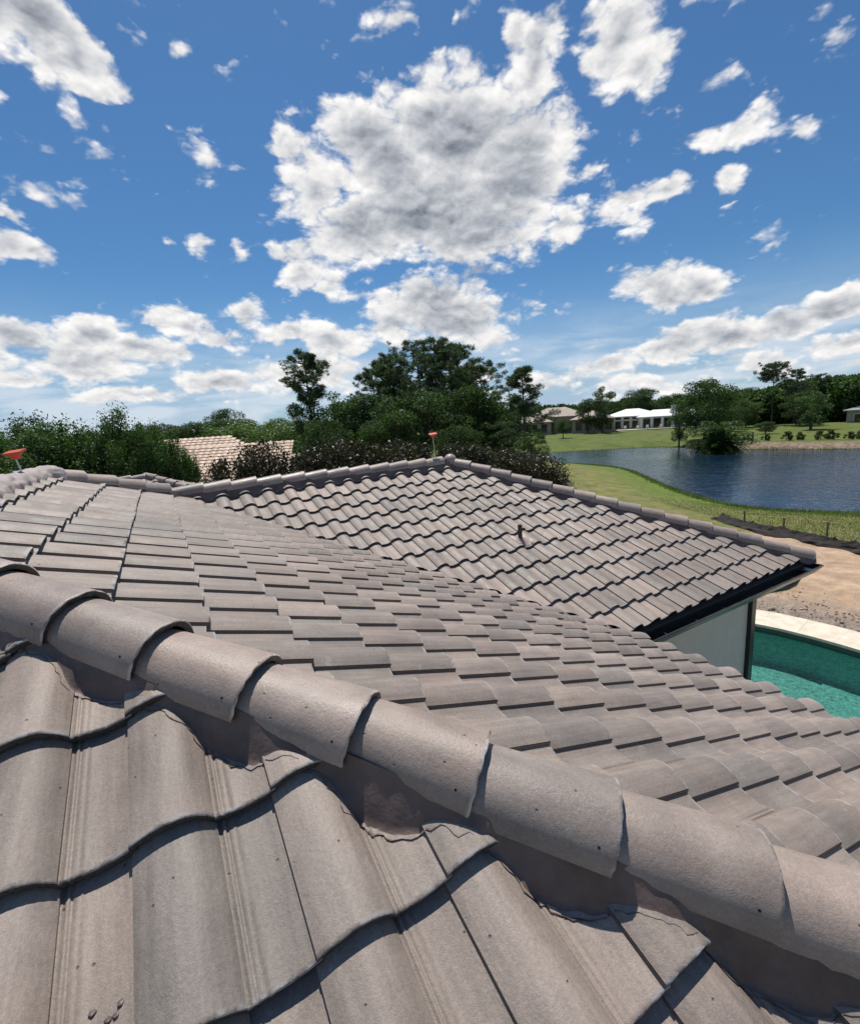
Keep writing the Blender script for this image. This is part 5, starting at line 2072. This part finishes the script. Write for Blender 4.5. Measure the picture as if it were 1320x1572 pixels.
# ------------------------------------------------------------------ houses across the pond
def hip_roof(mb, x0, x1, y0, y1, z0, h, over=0.6, hipl=None):
    x0, x1, y0, y1 = x0 - over, x1 + over, y0 - over, y1 + over
    d = min(x1 - x0, y1 - y0) / 2 if hipl is None else hipl
    if x1 - x0 >= y1 - y0:
        r0, r1 = (x0 + d, (y0 + y1) / 2, z0 + h), (x1 - d, (y0 + y1) / 2, z0 + h)
        vs = [(x0, y0, z0), (x1, y0, z0), (x1, y1, z0), (x0, y1, z0), r0, r1]
        fs = [(0, 1, 5, 4), (1, 2, 5), (2, 3, 4, 5), (3, 0, 4), (3, 2, 1, 0)]
    else:
        r0, r1 = ((x0 + x1) / 2, y0 + d, z0 + h), ((x0 + x1) / 2, y1 - d, z0 + h)
        vs = [(x0, y0, z0), (x1, y0, z0), (x1, y1, z0), (x0, y1, z0), r0, r1]
        fs = [(0, 1, 4), (1, 2, 5, 4), (2, 3, 5), (3, 0, 4, 5), (3, 2, 1, 0)]
    mb.add(vs, fs)
    mb.add([(x0, y0, z0 - .18), (x1, y0, z0 - .18), (x1, y0, z0), (x0, y0, z0)], [(0, 1, 2, 3)])


def local_obj(mb, name, mat, parent):
    return link(bpy.data.objects.new(name, mb.mesh(name, mat)), parent)


# white house, facing the pond
hx, hy = 52.8, 118.0
wh = empty('white_house', (hx, hy, ground_z(hx, hy) + 0.25), R(-24))
tag(wh, 'long low white house with white metal roofs across the pond', 'house')
mb = MB(); hip_roof(mb, 0.5, 15.5, 0, 6.5, 2.75, 1.55)
local_obj(mb, 'roof', M_WROOF, wh)
mb = MB(); hip_roof(mb, -7.5, 5.5, 1.6, 11.5, 3.15, 1.75)
local_obj(mb, 'roof', M_WROOF, wh)
mb = MB(); mb.box((0.5, 2.2, -0.3), (15.5, 6.5, 2.74))
local_obj(mb, 'wall', M_WHITE, wh)
mb = MB(); mb.box((-7.5, 3.0, -0.3), (5.5, 11.5, 3.14))
local_obj(mb, 'wall', M_WHITE, wh)
for k in range(7):
    mb = MB(); mb.box((0.9 + 2.35 * k, 0.1, -0.3), (1.3 + 2.35 * k, 0.5, 2.70))
    local_obj(mb, 'porch_column', M_WHITE, wh)
for k in range(6):
    mb = MB(); mb.box((1.5 + 2.35 * k, 2.12, 0.0), (3.2 + 2.35 * k, 2.19, 2.25))
    w_ = local_obj(mb, 'window', M_WHITE, wh)
    mb = MB(); mb.box((1.58 + 2.35 * k, 2.06, 0.05), (3.12 + 2.35 * k, 2.115, 2.17))
    local_obj(mb, 'pane', M_GLASS, w_)
for k in range(4):
    mb = MB(); mb.box((-7.1 + 2.0 * k, 2.92, 0.0), (-5.6 + 2.0 * k, 2.995, 2.0))
    w_ = local_obj(mb, 'window', M_WHITE, wh)
    mb = MB(); mb.box((-7.02 + 2.0 * k, 2.86, 0.05), (-5.68 + 2.0 * k, 2.915, 1.9))
    local_obj(mb, 'pane', M_GLASS, w_)
    mb = MB(); mb.box((-7.0 + 2.0 * k, 2.92, 2.3), (-5.7 + 2.0 * k, 2.993, 2.85))
    local_obj(mb, 'transom_window', M_GLASS, wh)
mb = MB()
mb.box((7.9, 2.6, 3.6), (9.1, 3.9, 5.0)); mb.box((7.75, 2.45, 5.0), (9.25, 4.05, 5.12)); mb.box((8.2, 2.9, 5.12), (8.8, 3.6, 5.35))
local_obj(mb, 'chimney', M_WHITE, wh)
mb = MB(); mb.box((-8, -3.2, -0.25), (16, 1.8, -0.12))
local_obj(mb, 'terrace', M_TRAV, wh)
# white garden chairs
for k in range(6):
    cx_ = -2.5 + 2.6 * k + random.uniform(-.4, .4)
    ch = empty('garden_chair', wh.matrix_basis @ Vector((cx_, -1.4, -0.12)), R(-24) + random.uniform(-.5, .5))
    ch.location = Matrix.Translation(wh.location) @ Matrix.Rotation(R(-24), 4, 'Z') @ Vector((cx_, -1.4, -0.12))
    tag(ch, 'pale garden chair, %s from the left on the terrace of the white house' % ('first', 'second', 'third', 'fourth', 'fifth', 'sixth')[k], 'chair', 'pale garden chairs before the white house')
    mb = MB(); mb.box((-.3, -.3, .38), (.3, .3, .44)); local_obj(mb, 'seat', M_WHITE, ch)
    mb = MB(); mb.box((-.3, .26, .44), (.3, .31, .95)); local_obj(mb, 'backrest', M_WHITE, ch)
    for sx in (-.26, .26):
        for sy in (-.26, .26):
            mb = MB(); mb.box((sx - .03, sy - .03, 0), (sx + .03, sy + .03, .38)); local_obj(mb, 'leg', M_WHITE, ch)

# tan house, two storeys of tiled roofs
th_ = empty('tan_house', (31.5, 118.0, ground_z(31.5, 118) + 0.2), R(-16))
tag(th_, 'tan house with brownish tiled hip roofs left of the white house', 'house')
for (x0, x1, y0, y1, z0, h_) in ((-6, 8.5, 2, 12, 4.0, 2.3), (5.0, 14.5, -1, 8, 3.0, 1.9), (-10, 0, -1.5, 4.5, 2.9, 1.5)):
    mb = MB(); hip_roof(mb, x0, x1, y0, y1, z0, h_)
    local_obj(mb, 'roof', M_TANROOF, th_)
    mb = MB(); mb.box((x0, y0, -0.4), (x1, y1, z0 - 0.01))
    local_obj(mb, 'wall', M_TANWALL, th_)
    k = 0
    x = x0 + 0.7
    while x + 1.6 < x1:
        mb = MB(); mb.box((x, y0 - 0.06, 0.2), (x + 1.5, y0 - 0.004, min(2.5, z0 - .5)))
        w_ = local_obj(mb, 'window', M_TANWALL, th_)
        mb = MB(); mb.box((x + .08, y0 - 0.10, 0.28), (x + 1.42, y0 - 0.062, min(2.42, z0 - .58)))
        local_obj(mb, 'pane', M_GLASS, w_)
        x += 2.3
# grey roofed house at the right edge
gh = empty('grey_roof_house', (84.5, 85.5, ground_z(84.5, 85.5) - 0.5), R(-42))
tag(gh, 'low house with a grey roof at the right edge among trees', 'house')
mb = MB(); hip_roof(mb, -6, 12, 0, 8, 2.9, 1.1)
local_obj(mb, 'roof', M_GREYROOF, gh)
mb = MB(); mb.box((-6, 0, -0.5), (12, 8, 2.88))
local_obj(mb, 'wall', M_TANWALL, gh)
for k in range(5):
    mb = MB(); mb.box((-5 + 3.3 * k, -0.06, 0.3), (-3 + 3.3 * k, -0.004, 2.2))
    w_ = local_obj(mb, 'window', M_WHITE, gh)
    mb = MB(); mb.box((-4.9 + 3.3 * k, -0.10, 0.4), (-3.1 + 3.3 * k, -0.062, 2.1))
    local_obj(mb, 'pane', M_GLASS, w_)
